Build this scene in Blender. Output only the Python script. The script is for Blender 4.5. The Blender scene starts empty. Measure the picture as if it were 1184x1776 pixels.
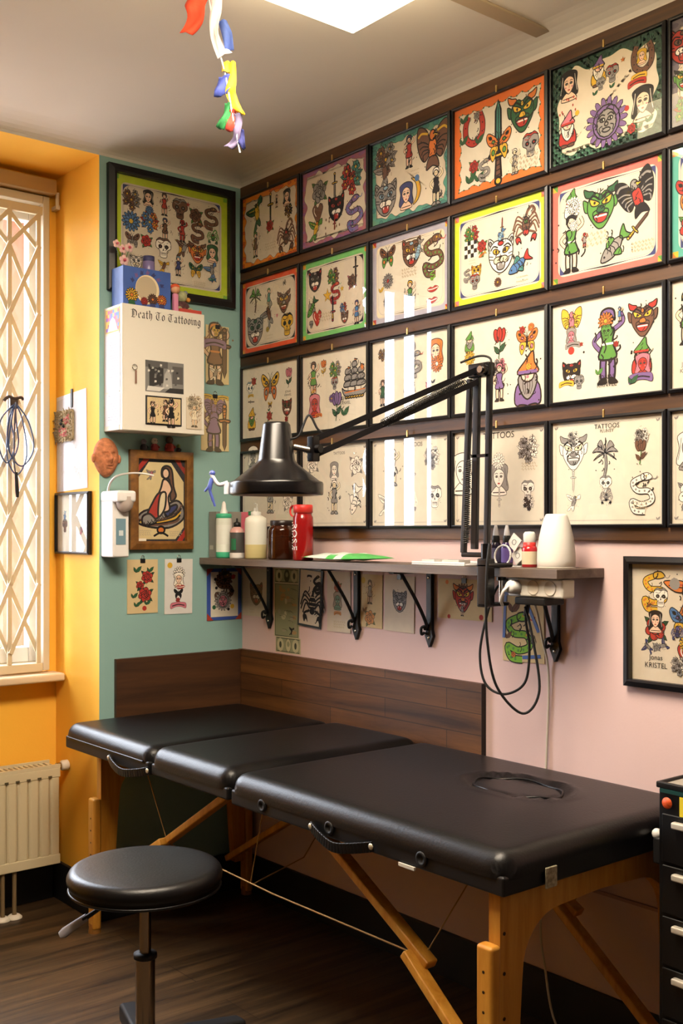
import bpy, bmesh, math, random
from mathutils import Vector, Matrix, Euler
PI = math.pi
random.seed(7)
SC = bpy.context.scene
COL = SC.collection

# ------------------------------------------------------------------ camera
cam_d = bpy.data.cameras.new('camera')
cam_d.sensor_width = 36.0
cam_d.lens = 38.31
cam_d.shift_y = 0.0197
cam_d.clip_start = 0.05
cam = bpy.data.objects.new('camera', cam_d)
COL.objects.link(cam)
cam.location = (-2.318, -3.402, 1.33)
cam.rotation_euler = (PI / 2, 0, -math.atan2(.6357, .772))
SC.camera = cam
# ------------------------------------------------------------------ exposure, sky, light
SC.view_settings.view_transform = 'Standard'
SC.view_settings.look = 'None'
SC.view_settings.gamma = 1.0
SC.view_settings.use_curve_mapping = False
SC.view_settings.exposure = 0.4
SKY_STRENGTH = 27.0
LAMP_STRENGTH = 29.0
wd = bpy.data.worlds.new('sky')
SC.world = wd
wd.use_nodes = True
bg = wd.node_tree.nodes['Background']
bg.inputs['Color'].default_value = (.82, .89, 1.0, 1)
bg.inputs['Strength'].default_value = SKY_STRENGTH
# overcast sky above, duller street below the horizon
_tc = wd.node_tree.nodes.new('ShaderNodeTexCoord')
_sp = wd.node_tree.nodes.new('ShaderNodeSeparateXYZ')
_rp = wd.node_tree.nodes.new('ShaderNodeValToRGB')
_mr = wd.node_tree.nodes.new('ShaderNodeMapRange')
_mr.inputs['From Min'].default_value = -1
_mr.inputs['From Max'].default_value = 1
wd.node_tree.links.new(_tc.outputs['Generated'], _sp.inputs[0])
wd.node_tree.links.new(_sp.outputs['Z'], _mr.inputs['Value'])
wd.node_tree.links.new(_mr.outputs['Result'], _rp.inputs['Fac'])
_rp.color_ramp.elements[0].position = .46
_rp.color_ramp.elements[1].position = .54
_rp.color_ramp.elements[0].color = (.30, .28, .26, 1)
_rp.color_ramp.elements[1].color = (.82, .89, 1.0, 1)
wd.node_tree.links.new(_rp.outputs['Color'], bg.inputs['Color'])
SC.cycles.max_bounces = 8
SC.cycles.diffuse_bounces = 4
SC.cycles.glossy_bounces = 4
SC.cycles.transmission_bounces = 6
SC.cycles.transparent_max_bounces = 12
SC.cycles.caustics_reflective = False
SC.cycles.caustics_refractive = False
SC.cycles.sample_clamp_indirect = 3.0
SC.cycles.use_denoising = True


def portal(name, loc, rot, sx, sy):
    l = bpy.data.lights.new(name, 'AREA')
    l.shape = 'RECTANGLE'
    l.size = sx
    l.size_y = sy
    l.cycles.is_portal = True
    o = bpy.data.objects.new(name, l)
    COL.objects.link(o)
    o.location = loc
    o.rotation_euler = rot


portal('window_portal', (-1.06, .43, 1.68), (-PI / 2, 0, 0), .88, 1.7)


# ------------------------------------------------------------------ materials
def lin(h):
    h = h.lstrip('#')
    out = []
    for i in (0, 2, 4):
        c = int(h[i:i + 2], 16) / 255
        out.append(c / 12.92 if c <= .04045 else ((c + .055) / 1.055) ** 2.4)
    return tuple(out) + (1,)


_M = {}


def mat(name, hexc, rough=.6, metal=0, spec=.5, emit=0, trans=0, alpha=1, coat=0, noise=0, nscale=8, bump=0, bscale=60, ior=1.45):
    if name in _M:
        return _M[name]
    m = bpy.data.materials.new(name)
    m.use_nodes = True
    nt = m.node_tree
    b = nt.nodes['Principled BSDF']
    c = lin(hexc)
    b.inputs['Base Color'].default_value = c
    b.inputs['Roughness'].default_value = rough
    b.inputs['Metallic'].default_value = metal
    b.inputs['Specular IOR Level'].default_value = spec
    b.inputs['IOR'].default_value = ior
    b.inputs['Transmission Weight'].default_value = trans
    b.inputs['Alpha'].default_value = alpha
    b.inputs['Coat Weight'].default_value = coat
    if emit:
        b.inputs['Emission Color'].default_value = c
        b.inputs['Emission Strength'].default_value = emit
    if noise or bump:
        tc = nt.nodes.new('ShaderNodeTexCoord')
    if noise:
        n = nt.nodes.new('ShaderNodeTexNoise')
        n.inputs['Scale'].default_value = nscale
        n.inputs['Detail'].default_value = 5
        nt.links.new(tc.outputs['Object'], n.inputs['Vector'])
        r = nt.nodes.new('ShaderNodeValToRGB')
        r.color_ramp.elements[0].position = .3
        r.color_ramp.elements[1].position = .7
        r.color_ramp.elements[0].color = tuple(x * (1 - noise) for x in c[:3]) + (1,)
        r.color_ramp.elements[1].color = tuple(min(1, x * (1 + noise)) for x in c[:3]) + (1,)
        nt.links.new(n.outputs['Fac'], r.inputs['Fac'])
        nt.links.new(r.outputs['Color'], b.inputs['Base Color'])
    if bump:
        n2 = nt.nodes.new('ShaderNodeTexNoise')
        n2.inputs['Scale'].default_value = bscale
        n2.inputs['Detail'].default_value = 3
        nt.links.new(tc.outputs['Object'], n2.inputs['Vector'])
        bp = nt.nodes.new('ShaderNodeBump')
        bp.inputs['Strength'].default_value = bump
        bp.inputs['Distance'].default_value = .002
        nt.links.new(n2.outputs['Fac'], bp.inputs['Height'])
        nt.links.new(bp.outputs['Normal'], b.inputs['Normal'])
    _M[name] = m
    return m


def wood(name, dark, light, axis=1, scale=(30, 1.5, 30), rough=.55, planks=None):
    """grain stretched along one axis; planks=(length, width) adds board joints"""
    if name in _M:
        return _M[name]
    m = bpy.data.materials.new(name)
    m.use_nodes = True
    nt = m.node_tree
    b = nt.nodes['Principled BSDF']
    b.inputs['Roughness'].default_value = rough
    tc = nt.nodes.new('ShaderNodeTexCoord')
    mp = nt.nodes.new('ShaderNodeMapping')
    mp.inputs['Scale'].default_value = scale
    nt.links.new(tc.outputs['Object'], mp.inputs['Vector'])
    n = nt.nodes.new('ShaderNodeTexNoise')
    n.inputs['Scale'].default_value = 1
    n.inputs['Detail'].default_value = 8
    n.inputs['Roughness'].default_value = .65
    n.inputs['Distortion'].default_value = .6
    nt.links.new(mp.outputs['Vector'], n.inputs['Vector'])
    r = nt.nodes.new('ShaderNodeValToRGB')
    r.color_ramp.elements[0].position = .32
    r.color_ramp.elements[1].position = .7
    r.color_ramp.elements[0].color = lin(dark)
    r.color_ramp.elements[1].color = lin(light)
    nt.links.new(n.outputs['Fac'], r.inputs['Fac'])
    out = r.outputs['Color']
    if planks:
        br = nt.nodes.new('ShaderNodeTexBrick')
        mp2 = nt.nodes.new('ShaderNodeMapping')
        mp2.inputs['Rotation'].default_value = planks[2]
        nt.links.new(tc.outputs['Object'], mp2.inputs['Vector'])
        nt.links.new(mp2.outputs['Vector'], br.inputs['Vector'])
        br.inputs['Scale'].default_value = 1
        br.inputs['Brick Width'].default_value = planks[0]
        br.inputs['Row Height'].default_value = planks[1]
        br.inputs['Mortar Size'].default_value = .0015
        br.inputs['Color1'].default_value = (.75, .75, .75, 1)
        br.inputs['Color2'].default_value = (1.1, 1.08, 1.05, 1)
        br.inputs['Mortar'].default_value = (.25, .25, .25, 1)
        mx = nt.nodes.new('ShaderNodeMix')
        mx.data_type = 'RGBA'
        mx.blend_type = 'MULTIPLY'
        mx.inputs[0].default_value = 1
        nt.links.new(out, mx.inputs[6])
        nt.links.new(br.outputs['Color'], mx.inputs[7])
        out = mx.outputs[2]
    nt.links.new(out, b.inputs['Base Color'])
    bp = nt.nodes.new('ShaderNodeBump')
    bp.inputs['Strength'].default_value = .25
    bp.inputs['Distance'].default_value = .001
    nt.links.new(n.outputs['Fac'], bp.inputs['Height'])
    nt.links.new(bp.outputs['Normal'], b.inputs['Normal'])
    _M[name] = m
    return m


def pane_mat(name, tint=(1, 1, 1, 1), rough=.0):
    """clear flat glass: fresnel mirror over straight-through transparency"""
    if name in _M:
        return _M[name]
    m = bpy.data.materials.new(name)
    m.use_nodes = True
    nt = m.node_tree
    nt.nodes.remove(nt.nodes['Principled BSDF'])
    out = nt.nodes['Material Output']
    t = nt.nodes.new('ShaderNodeBsdfTransparent')
    t.inputs['Color'].default_value = tint
    g = nt.nodes.new('ShaderNodeBsdfGlossy')
    g.inputs['Roughness'].default_value = rough
    fr = nt.nodes.new('ShaderNodeFresnel')
    # same reflectance seen from either side of the thin pane
    ge = nt.nodes.new('ShaderNodeNewGeometry')
    io = nt.nodes.new('ShaderNodeMath')
    io.operation = 'MULTIPLY_ADD'
    io.inputs[1].default_value = 1 / 1.52 - 1.52
    io.inputs[2].default_value = 1.52
    nt.links.new(ge.outputs['Backfacing'], io.inputs[0])
    nt.links.new(io.outputs[0], fr.inputs['IOR'])
    mx = nt.nodes.new('ShaderNodeMixShader')
    nt.links.new(fr.outputs['Fac'], mx.inputs['Fac'])
    nt.links.new(t.outputs['BSDF'], mx.inputs[1])
    nt.links.new(g.outputs['BSDF'], mx.inputs[2])
    nt.links.new(mx.outputs['Shader'], out.inputs['Surface'])
    _M[name] = m
    return m


# ------------------------------------------------------------------ mesh builder
class G:
    def __init__(s):
        s.v, s.f, s.mi, s.sm, s.mats = [], [], [], [], []

    def slot(s, m):
        for i, x in enumerate(s.mats):
            if x is m:
                return i
        s.mats.append(m)
        return len(s.mats) - 1

    def face(s, pts, m, smooth=False):
        n = len(s.v)
        s.v += [tuple(p) for p in pts]
        s.f.append(list(range(n, n + len(pts))))
        s.mi.append(s.slot(m))
        s.sm.append(smooth)

    def mesh(s, vs, fs, m, smooth=False):
        n = len(s.v)
        s.v += [tuple(p) for p in vs]
        k = s.slot(m)
        for f in fs:
            s.f.append([n + i for i in f])
            s.mi.append(k)
            s.sm.append(smooth)

    def box(s, a, b, m, M=None):
        x0, x1 = sorted((a[0], b[0]))
        y0, y1 = sorted((a[1], b[1]))
        z0, z1 = sorted((a[2], b[2]))
        vs = [Vector(p) for p in ((x0, y0, z0), (x1, y0, z0), (x1, y1, z0), (x0, y1, z0), (x0, y0, z1), (x1, y0, z1), (x1, y1, z1), (x0, y1, z1))]
        if M:
            vs = [M @ v for v in vs]
        s.mesh(vs, [(3, 2, 1, 0), (4, 5, 6, 7), (0, 1, 5, 4), (1, 2, 6, 5), (2, 3, 7, 6), (3, 0, 4, 7)], m)
        return s

    def bar(s, p0, p1, w, t, m, up=(0, 0, 1)):
        """rectangular bar from p0 to p1, w across, t along up"""
        p0, p1 = Vector(p0), Vector(p1)
        d = (p1 - p0).normalized()
        a = d.cross(Vector(up)).normalized()
        b = a.cross(d)
        vs = []
        for p in (p0, p1):
            for i, j in ((-1, -1), (1, -1), (1, 1), (-1, 1)):
                vs.append(p + a * (w / 2 * i) + b * (t / 2 * j))
        s.mesh(vs, [(3, 2, 1, 0), (4, 5, 6, 7), (0, 1, 5, 4), (1, 2, 6, 5), (2, 3, 7, 6), (3, 0, 4, 7)], m)
        return s

    def tube(s, pts, r, m, n=10, closed=False, flat=1.0):
        P = [Vector(p) for p in pts]
        k = len(P)
        R = r if isinstance(r, (list, tuple)) else [r] * k
        T = []
        for i in range(k):
            if closed:
                t = P[(i + 1) % k] - P[i - 1]
            else:
                t = P[min(i + 1, k - 1)] - P[max(i - 1, 0)]
            T.append(t.normalized())
        u = T[0].orthogonal().normalized()
        vs = []
        for i in range(k):
            u = (u - T[i] * u.dot(T[i])).normalized()
            w = T[i].cross(u)
            for j in range(n):
                a = 2 * PI * j / n
                vs.append(P[i] + u * (R[i] * math.cos(a)) + w * (R[i] * flat * math.sin(a)))
        fs = []
        for i in range(k if closed else k - 1):
            i2 = (i + 1) % k
            for j in range(n):
                fs.append((i * n + j, i * n + (j + 1) % n, i2 * n + (j + 1) % n, i2 * n + j))
        s.mesh(vs, fs, m, True)
        if not closed:
            s.mesh(vs[:n], [tuple(reversed(range(n)))], m)
            s.mesh(vs[-n:], [tuple(range(n))], m)
        return s

    def cyl(s, p0, p1, r0, m, r1=None, n=20):
        return s.tube([p0, p1], [r0, r0 if r1 is None else r1], m, n)

    def lathe(s, prof, m, n=32, o=(0, 0, 0), M=None, ms=None):
        """prof: list of (r, z) bottom to top, around local z at o"""
        vs, fs, mi = [], [], []
        for r, z in prof:
            for j in range(n):
                a = 2 * PI * j / n
                p = Vector((r * math.cos(a), r * math.sin(a), z))
                if M:
                    p = M @ p
                vs.append(p + Vector(o))
        for i in range(len(prof) - 1):
            q = [(i * n + j, i * n + (j + 1) % n, (i + 1) * n + (j + 1) % n, (i + 1) * n + j) for j in range(n)]
            s.mesh([], [], m)
            fs.append(q)
        base = len(s.v)
        s.v += [tuple(p) for p in vs]
        for i, q in enumerate(fs):
            k = s.slot(ms[i] if ms else m)
            for f in q:
                s.f.append([base + t for t in f])
                s.mi.append(k)
                s.sm.append(True)
        return s

    def prism(s, pts, z0, z1, m, M=None, side=None):
        """2D outline pts extruded from z0 to z1 (counter-clockwise outline)"""
        a = [Vector((x, y, z0)) for x, y in pts]
        b = [Vector((x, y, z1)) for x, y in pts]
        if M:
            a = [M @ p for p in a]
            b = [M @ p for p in b]
        n = len(pts)
        s.mesh(a, [tuple(reversed(range(n)))], m)
        s.mesh(b, [tuple(range(n))], m)
        s.mesh(a + b, [(i, (i + 1) % n, n + (i + 1) % n, n + i) for i in range(n)], side or m)
        return s

    def ball(s, c, r, m, n=14, sx=1, sy=1, sz=1):
        pr = []
        k = max(6, n // 2)
        for i in range(k + 1):
            a = -PI / 2 + PI * i / k
            pr.append((max(1e-5, r * math.cos(a)), r * math.sin(a)))
        return s.lathe(pr, m, n, c, Matrix.Diagonal((sx, sy, sz)))


def obj(name, g, parent=None, loc=(0, 0, 0), rot=(0, 0, 0), world=True, bevel=0, seg=2, subd=0, weld=False):
    """one mesh object; a child built in world coordinates is shifted to its parent's base"""
    me = bpy.data.meshes.new(name)
    off = Vector((0, 0, 0))
    root = parent
    while root is not None:
        if world:
            off += Vector(root.location)
        root = root.parent
    vs = [tuple(Vector(p) - off) for p in g.v] if parent is not None and world else g.v
    me.from_pydata([tuple(v) for v in vs], [], g.f)
    for m in g.mats:
        me.materials.append(m)
    me.polygons.foreach_set('material_index', g.mi)
    me.polygons.foreach_set('use_smooth', g.sm)
    me.update()
    o = bpy.data.objects.new(name, me)
    COL.objects.link(o)
    o.location = loc
    o.rotation_euler = rot
    if parent is not None:
        o.parent = parent
    if bevel:
        b = o.modifiers.new('bevel', 'BEVEL')
        b.width = bevel
        b.segments = seg
        b.limit_method = 'ANGLE'
        b.angle_limit = .7
        for p in me.polygons:
            p.use_smooth = True
        w = o.modifiers.new('wn', 'WEIGHTED_NORMAL')
        w.keep_sharp = True
    return o


def tag(o, label, cat, group=None):
    o['label'] = label
    o['category'] = cat
    if group:
        o['group'] = group
    return o


def thing(name, label, cat, loc=(0, 0, 0), rot=(0, 0, 0), group=None):
    o = bpy.data.objects.new(name, None)
    o.empty_display_size = .05
    COL.objects.link(o)
    o.location = loc
    o.rotation_euler = rot
    return tag(o, label, cat, group)


def struct(name, g, **k):
    o = obj(name, g, **k)
    o['kind'] = 'structure'
    return o


def arc(cx, cy, r, a0, a1, n):
    return [(cx + r * math.cos(a0 + (a1 - a0) * i / n), cy + r * math.sin(a0 + (a1 - a0) * i / n)) for i in range(n + 1)]


def spline(pts, k=8):
    """Catmull-Rom through 3D points"""
    P = [Vector(p) for p in pts]
    out = []
    for i in range(len(P) - 1):
        p0, p1, p2, p3 = P[max(i - 1, 0)], P[i], P[i + 1], P[min(i + 2, len(P) - 1)]
        for j in range(k):
            t = j / k
            out.append(.5 * ((2 * p1) + (p2 - p0) * t + (2 * p0 - 5 * p1 + 4 * p2 - p3) * t * t + (3 * p1 - p0 - 3 * p2 + p3) * t ** 3))
    out.append(P[-1])
    return out
# ------------------------------------------------------------------ drawn designs (ink on paper)
INK = dict(k='1c1a1c', r='a9352c', o='cc7334', y='d2a736', g='56893f', t='45847a', b='4c74a4', n='3c4270', p='775d8e', m='c47280', s='e6c2a6', w='ece4d6', e='8b8682', l='79ae38', u='6a4a3a', c='e2d2ae', d='2f5b3c', a='86a8bc', h='b9a98f')


def ink(c, tint=None):
    if tint == 'p':        # washed out pigment on old paper
        a, b = INK[c], 'd3bd8e'
        h = ''.join('%02x' % int(int(a[i:i + 2], 16) * .62 + int(b[i:i + 2], 16) * .38) for i in (0, 2, 4))
        return mat('wash_' + c, h, .75, spec=.3)
    return mat('ink_' + c, INK[c], .7, spec=.3)


def text_polys(txt, _c={}):
    if txt in _c:
        return _c[txt]
    cu = bpy.data.curves.new('lettering', 'FONT')
    cu.body = txt
    cu.align_x = 'CENTER'
    cu.align_y = 'CENTER'
    cu.resolution_u = 3
    o = bpy.data.objects.new('lettering', cu)
    COL.objects.link(o)
    bpy.context.view_layer.update()
    ev = o.evaluated_get(bpy.context.evaluated_depsgraph_get())
    me = ev.to_mesh()
    res = [[tuple(me.vertices[i].co[:2]) for i in p.vertices] for p in me.polygons]
    ev.to_mesh_clear()
    bpy.data.objects.remove(o)
    bpy.data.curves.remove(cu)
    _c[txt] = res
    return res


class Pen:
    """draws layered flat ink shapes into a mesh builder, local x right, y up"""
    def __init__(s, g, z=.004, step=3e-6, out='k', ow=.022):
        s.g, s.z, s.step, s.k = g, z, step, 0
        s.at(0, 0, 1)
        s.out, s.ow = out, ow
        s.tint = s.tint0 = None

    def at(s, x, y, h, rot=0, flip=1):
        s.x, s.y, s.h, s.c, s.sn, s.fl = x, y, h, math.cos(rot), math.sin(rot), flip
        return s

    def X(s, p):
        x, y = p[0] * s.h * s.fl, p[1] * s.h
        return (s.x + x * s.c - y * s.sn, s.y + x * s.sn + y * s.c)

    def raw(s, pts, m):
        s.k += 1
        z = s.z + s.k * s.step
        a = sum(pts[i][0] * pts[(i + 1) % len(pts)][1] - pts[(i + 1) % len(pts)][0] * pts[i][1] for i in range(len(pts)))
        if a < 0:
            pts = pts[::-1]
        s.g.face([(x, y, z) for x, y in pts], m)

    def p(s, pts, c, o=None):
        q = [s.X(p) for p in pts]
        s.raw(q, ink(c, s.tint))
        w = s.ow if o is None else o
        if w and c != s.out:
            s.stroke(q + [q[0], q[1]], w * s.h, ink(s.out, s.tint))

    def e(s, x, y, rx, ry, c, rot=0, o=None, n=14):
        ca, sa = math.cos(rot), math.sin(rot)
        s.p([(x + rx * math.cos(2 * PI * i / n) * ca - ry * math.sin(2 * PI * i / n) * sa,
              y + rx * math.cos(2 * PI * i / n) * sa + ry * math.sin(2 * PI * i / n) * ca) for i in range(n)], c, o)

    def stroke(s, q, w, m):
        s.k += 1
        z = s.z + s.k * s.step
        L, R = [], []
        for i in range(len(q)):
            a, b = q[max(i - 1, 0)], q[min(i + 1, len(q) - 1)]
            dx, dy = b[0] - a[0], b[1] - a[1]
            l = math.hypot(dx, dy) or 1e-9
            nx, ny = -dy / l * w / 2, dx / l * w / 2
            L.append((q[i][0] + nx, q[i][1] + ny, z))
            R.append((q[i][0] - nx, q[i][1] - ny, z))
        n = len(q)
        s.g.mesh(L + R, [(i, n + i, n + i + 1, i + 1) for i in range(n - 1)], m)

    def l(s, pts, c='k', w=.03):
        s.stroke([s.X(p) for p in pts], w * s.h, ink(c, s.tint))

    def curve(s, pts, c='k', w=.03, k=6):
        s.l([(v.x, v.y) for v in spline([(a, b, 0) for a, b in pts], k)], c, w)

    def b(s, pts, c, o=None, k=4):
        P = [(a, b, 0) for a, b in pts]
        q = spline([P[-1]] + P + [P[0], P[1]], k)
        s.p([(v.x, v.y) for v in q[k:-k - 1]], c, o)

    def leafshape(s, x, y, L, ang, c):
        ca, sa = math.cos(ang), math.sin(ang)
        f = lambda u, v: (x + (u * ca - v * sa) * L, y + (u * sa + v * ca) * L)
        s.p([f(0, 0), f(.3, .2), f(.6, .2), f(1, 0), f(.6, -.2), f(.3, -.2)], c)
        s.l([f(0, 0), f(.8, 0)], 'k', .02)

    def words(s, txt, size, c='k'):
        for poly in text_polys(txt):
            s.raw([s.X((a * size, b * size)) for a, b in poly], ink(c))


def c_(cols, i, d='k'):
    return cols[i] if len(cols) > i else (cols[-1] if cols else d)


def m_rose(P, q):
    A, L = c_(q, 0), c_(q, 1, 'g')
    for a in (.5, 2.4, 4.2, 5.6):
        P.leafshape(.22 * math.cos(a), .22 * math.sin(a), .34, a, L if L != A else 'd' if A not in 'wek' else 'e')
    for i in range(6):
        a = i * PI / 3 + .3
        P.e(.2 * math.cos(a), .2 * math.sin(a), .19, .16, A, a)
    P.e(0, 0, .2, .19, A)
    P.curve([(-.12, .02), (0, .13), (.12, .03), (.02, -.1), (-.06, 0), (.03, .05)], 'k', .03)
    for a in (1, 3, 5):
        P.l([(.12 * math.cos(a), .12 * math.sin(a)), (.27 * math.cos(a + .3), .27 * math.sin(a + .3))], 'k', .035)


def m_bloom(P, q):
    A, C = c_(q, 0), c_(q, 1)
    for n, r, l in ((14, .3, .2), (10, .2, .16)):
        for i in range(n):
            a = 2 * PI * i / n + n
            P.e(r * math.cos(a), r * math.sin(a), l, .075, A, a)
    P.e(0, 0, .12, .12, C)


def m_tulip(P, q):
    A, L = c_(q, 0), c_(q, 1)
    P.curve([(0, .2), (.02, -.1), (-.04, -.5)], L if L != A else 'g', .04)
    P.leafshape(0, -.3, .38, .9, L)
    P.leafshape(0, -.35, .36, 2.3, L)
    for x in (-.13, .13, 0):
        P.e(x, .27 - abs(x) * .3, .11, .22, A, -x * 2)
    P.l([(0, .1), (0, .4)], 'k', .02)


def m_bird(P, q):
    A, B, C = c_(q, 0), c_(q, 1), c_(q, 2)
    P.b([(-.1, -.15), (-.45, -.45), (-.25, -.45), (-.15, -.3), (-.05, -.48), (.05, -.4), (.05, -.12)], A)
    P.b([(-.02, .05), (-.3, .15), (-.5, .48), (-.2, .4), (.02, .28)], A)
    P.b([(.1, .05), (.3, .2), (.48, .2), (.5, .45), (.25, .35), (.05, .2)], A)
    P.l([(-.4, .35), (-.05, .15)], 'k', .03)
    P.l([(-.32, .36), (0, .2)], B, .03)
    P.b([(-.12, -.18), (-.08, .1), (.06, .3), (.2, .28), (.2, .08), (.08, -.15)], B)
    P.e(.12, .3, .09, .08, C)
    P.p([(.18, .33), (.3, .3), (.18, .27)], 'y')
    P.e(.13, .32, .02, .02, 'k', 0, 0)


def m_dagger(P, q):
    A, B, C = c_(q, 0), c_(q, 1), c_(q, 2)
    P.p([(-.045, .12), (.045, .12), (.04, -.38), (0, -.5), (-.04, -.38)], C)
    P.l([(0, .1), (0, -.42)], 'k', .015)
    P.p([(-.03, .15), (-.05, .42), (.05, .42), (.03, .15)], A)
    for y in (.2, .26, .32, .38):
        P.l([(-.05, y), (.05, y + .02)], 'k', .015)
    P.b([(-.15, .16), (-.1, .11), (0, .13), (.1, .11), (.15, .16), (0, .18)], B)
    P.e(0, .46, .05, .045, B)


def m_skull(P, q):
    A, B = c_(q, 0), c_(q, 1)
    P.b([(-.2, -.1), (-.4, .05), (-.36, .35), (0, .5), (.36, .35), (.4, .05), (.2, -.1), (.17, -.4), (-.17, -.4)], A)
    for x in (-.17, .17):
        P.e(x, .1, .11, .1, 'k', 0, 0)
        P.e(x, .1, .035, .035, B, 0, 0)
    P.p([(0, .02), (.05, -.09), (-.05, -.09)], 'k', 0)
    P.l([(-.15, -.22), (.15, -.22)], 'k', .025)
    for i in range(5):
        P.l([(-.12 + .06 * i, -.14), (-.12 + .06 * i, -.33)], 'k', .018)
    P.curve([(-.3, .3), (-.1, .25), (.05, .38)], B, .035)
    P.b([(-.4, .35), (-.2, .52), (0, .46), (.2, .52), (.4, .34), (.2, .42), (0, .38), (-.2, .42)], B)


def m_butter(P, q):
    A, B, C = c_(q, 0), c_(q, 1), c_(q, 2)
    for f in (-1, 1):
        P.b([(0, .02), (f * .12, .25), (f * .42, .45), (f * .52, .3), (f * .4, .05), (f * .15, -.05)], A)
        P.b([(f * .02, -.05), (f * .3, -.02), (f * .36, -.25), (f * .26, -.48), (f * .12, -.3)], B)
        P.e(f * .35, .28, .08, .06, 'k', f * .6, 0)
        P.e(f * .22, .14, .07, .05, C)
        P.e(f * .23, -.2, .07, .09, C)
        P.l([(f * .05, .05), (f * .45, .35)], 'k', .02)
        P.l([(f * .05, 0), (f * .4, .15)], 'k', .02)
        P.curve([(0, .25), (f * .06, .4), (f * .14, .48)], 'k', .018)
    P.e(0, 0, .05, .27, 'k' if C != 'e' else 'e')


def m_cat(P, q):
    A, B, C = c_(q, 0), c_(q, 1), c_(q, 2)
    for f in (-1, 1):
        P.b([(f * .2, .3), (f * .42, .48), (f * .42, .15)], A)
        P.e(f * .36, .33, .05, .08, 'r' if A not in 'we' else 'e', -f * .5)
    P.b([(-.4, .2), (-.2, .38), (0, .36), (.2, .38), (.4, .2), (.4, -.1), (.25, -.35), (0, -.48), (-.25, -.35), (-.4, -.1)], A)
    P.e(0, .3, .1, .06, C)
    for f in (-1, 1):
        P.e(f * .17, .1, .11, .07, B if B not in 'k' else 'y', f * .35)
        P.e(f * .16, .1, .035, .05, 'k', 0, 0)
        P.e(f * .11, -.14, .14, .1, 'w' if A != 'w' else 'c')
        P.curve([(f * .1, .2), (f * .25, .25), (f * .36, .15)], 'k', .04)
        for t in (-.02, -.1):
            P.l([(f * .26, t), (f * .4, t + .03)], 'k', .025)
    P.p([(-.06, -.02), (.06, -.02), (0, -.1)], 'k', 0)
    P.b([(-.14, -.22), (0, -.2), (.14, -.22), (.1, -.38), (-.1, -.38)], 'r' if A != 'w' else 'e')
    for f in (-1, 1):
        P.p([(f * .11, -.22), (f * .06, -.22), (f * .085, -.3)], 'w', 0)


def m_demon(P, q):
    A, B, C = c_(q, 0), c_(q, 1), c_(q, 2)
    for f in (-1, 1):
        P.b([(f * .2, .28), (f * .42, .3), (f * .48, .5), (f * .34, .44), (f * .2, .4)], C)
        P.b([(f * .34, .15), (f * .5, .25), (f * .46, -.02), (f * .34, -.05)], A)
    P.b([(-.35, .2), (-.15, .36), (0, .3), (.15, .36), (.35, .2), (.36, -.1), (.15, -.42), (0, -.5), (-.15, -.42), (-.36, -.1)], A)
    for f in (-1, 1):
        P.b([(f * .04, .12), (f * .3, .24), (f * .26, .08), (f * .1, .05)], 'y' if A != 'w' else 'c')
        P.e(f * .17, .13, .035, .035, 'k', 0, 0)
        P.curve([(f * .03, .18), (f * .2, .3), (f * .34, .22)], 'k', .05)
        P.curve([(f * .12, -.05), (f * .22, -.1), (f * .2, -.25)], 'k', .03)
    P.b([(-.07, .02), (.07, .02), (.1, -.1), (-.1, -.1)], B)
    P.b([(-.2, -.18), (0, -.14), (.2, -.18), (.1, -.34), (-.1, -.34)], 'r' if A != 'w' else 'e')
    P.l([(-.17, -.2), (.17, -.2)], 'w', .04)
    P.e(0, .24, .05, .07, B)


def m_face(P, q):
    A, S = c_(q, 0), c_(q, 1)
    P.b([(-.3, .1), (-.34, .4), (0, .52), (.34, .4), (.32, .05), (.38, -.25), (.25, -.35), (-.25, -.35), (-.38, -.25)], A)
    P.b([(-.12, -.2), (.12, -.2), (.3, -.45), (-.3, -.45)], S)
    P.b([(-.19, .22), (0, .33), (.19, .22), (.19, -.02), (0, -.24), (-.19, -.02)], S)
    for f in (-1, 1):
        P.e(f * .09, .1, .05, .028, 'w', 0)
        P.e(f * .09, .1, .022, .025, 'k', 0, 0)
        P.curve([(f * .04, .18), (f * .1, .2), (f * .16, .17)], 'k', .02)
        P.e(f * .13, -.02, .035, .025, 'm' if A not in 'we' else 'w', 0, 0)
        P.curve([(f * .24, .35), (f * .27, .1), (f * .33, -.2)], 'w' if A == 'k' else 'k', .015)
    P.e(0, -.11, .05, .025, 'r' if A != 'w' else 'e', 0, 0)
    P.l([(0, .08), (.02, -.03), (-.01, -.04)], 'k', .012)
    P.l([(-.24, -.38), (.24, -.38)], 'k', .03)


def m_snake(P, q):
    A, B, C = c_(q, 0), c_(q, 1), c_(q, 2)
    pts = [(.05, .38), (-.25, .25), (-.12, .05), (.22, .02), (.3, -.2), (0, -.3), (-.28, -.22), (-.2, -.45), (.1, -.48)]
    P.curve(pts, 'k', .17)
    P.curve(pts, A, .125)
    v = spline([(a, b, 0) for a, b in pts], 5)
    for i in range(1, len(v) - 2, 2):
        P.e(v[i].x, v[i].y, .032, .032, B, 0, 0, 6)
    P.b([(0, .45), (.2, .48), (.32, .36), (.15, .3), (0, .32)], A)
    P.e(.14, .41, .025, .025, 'y', 0, 0)
    P.curve([(.28, .36), (.4, .33), (.46, .4)], C if C != A else 'r', .025)


def m_heart(P, q):
    A = c_(q, 0)
    P.b([(0, .25), (.2, .45), (.42, .25), (.3, -.1), (0, -.5), (-.3, -.1), (-.42, .25), (-.2, .45)], A)
    P.curve([(-.25, .3), (-.28, .1), (-.12, -.15)], 'w', .04)


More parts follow.
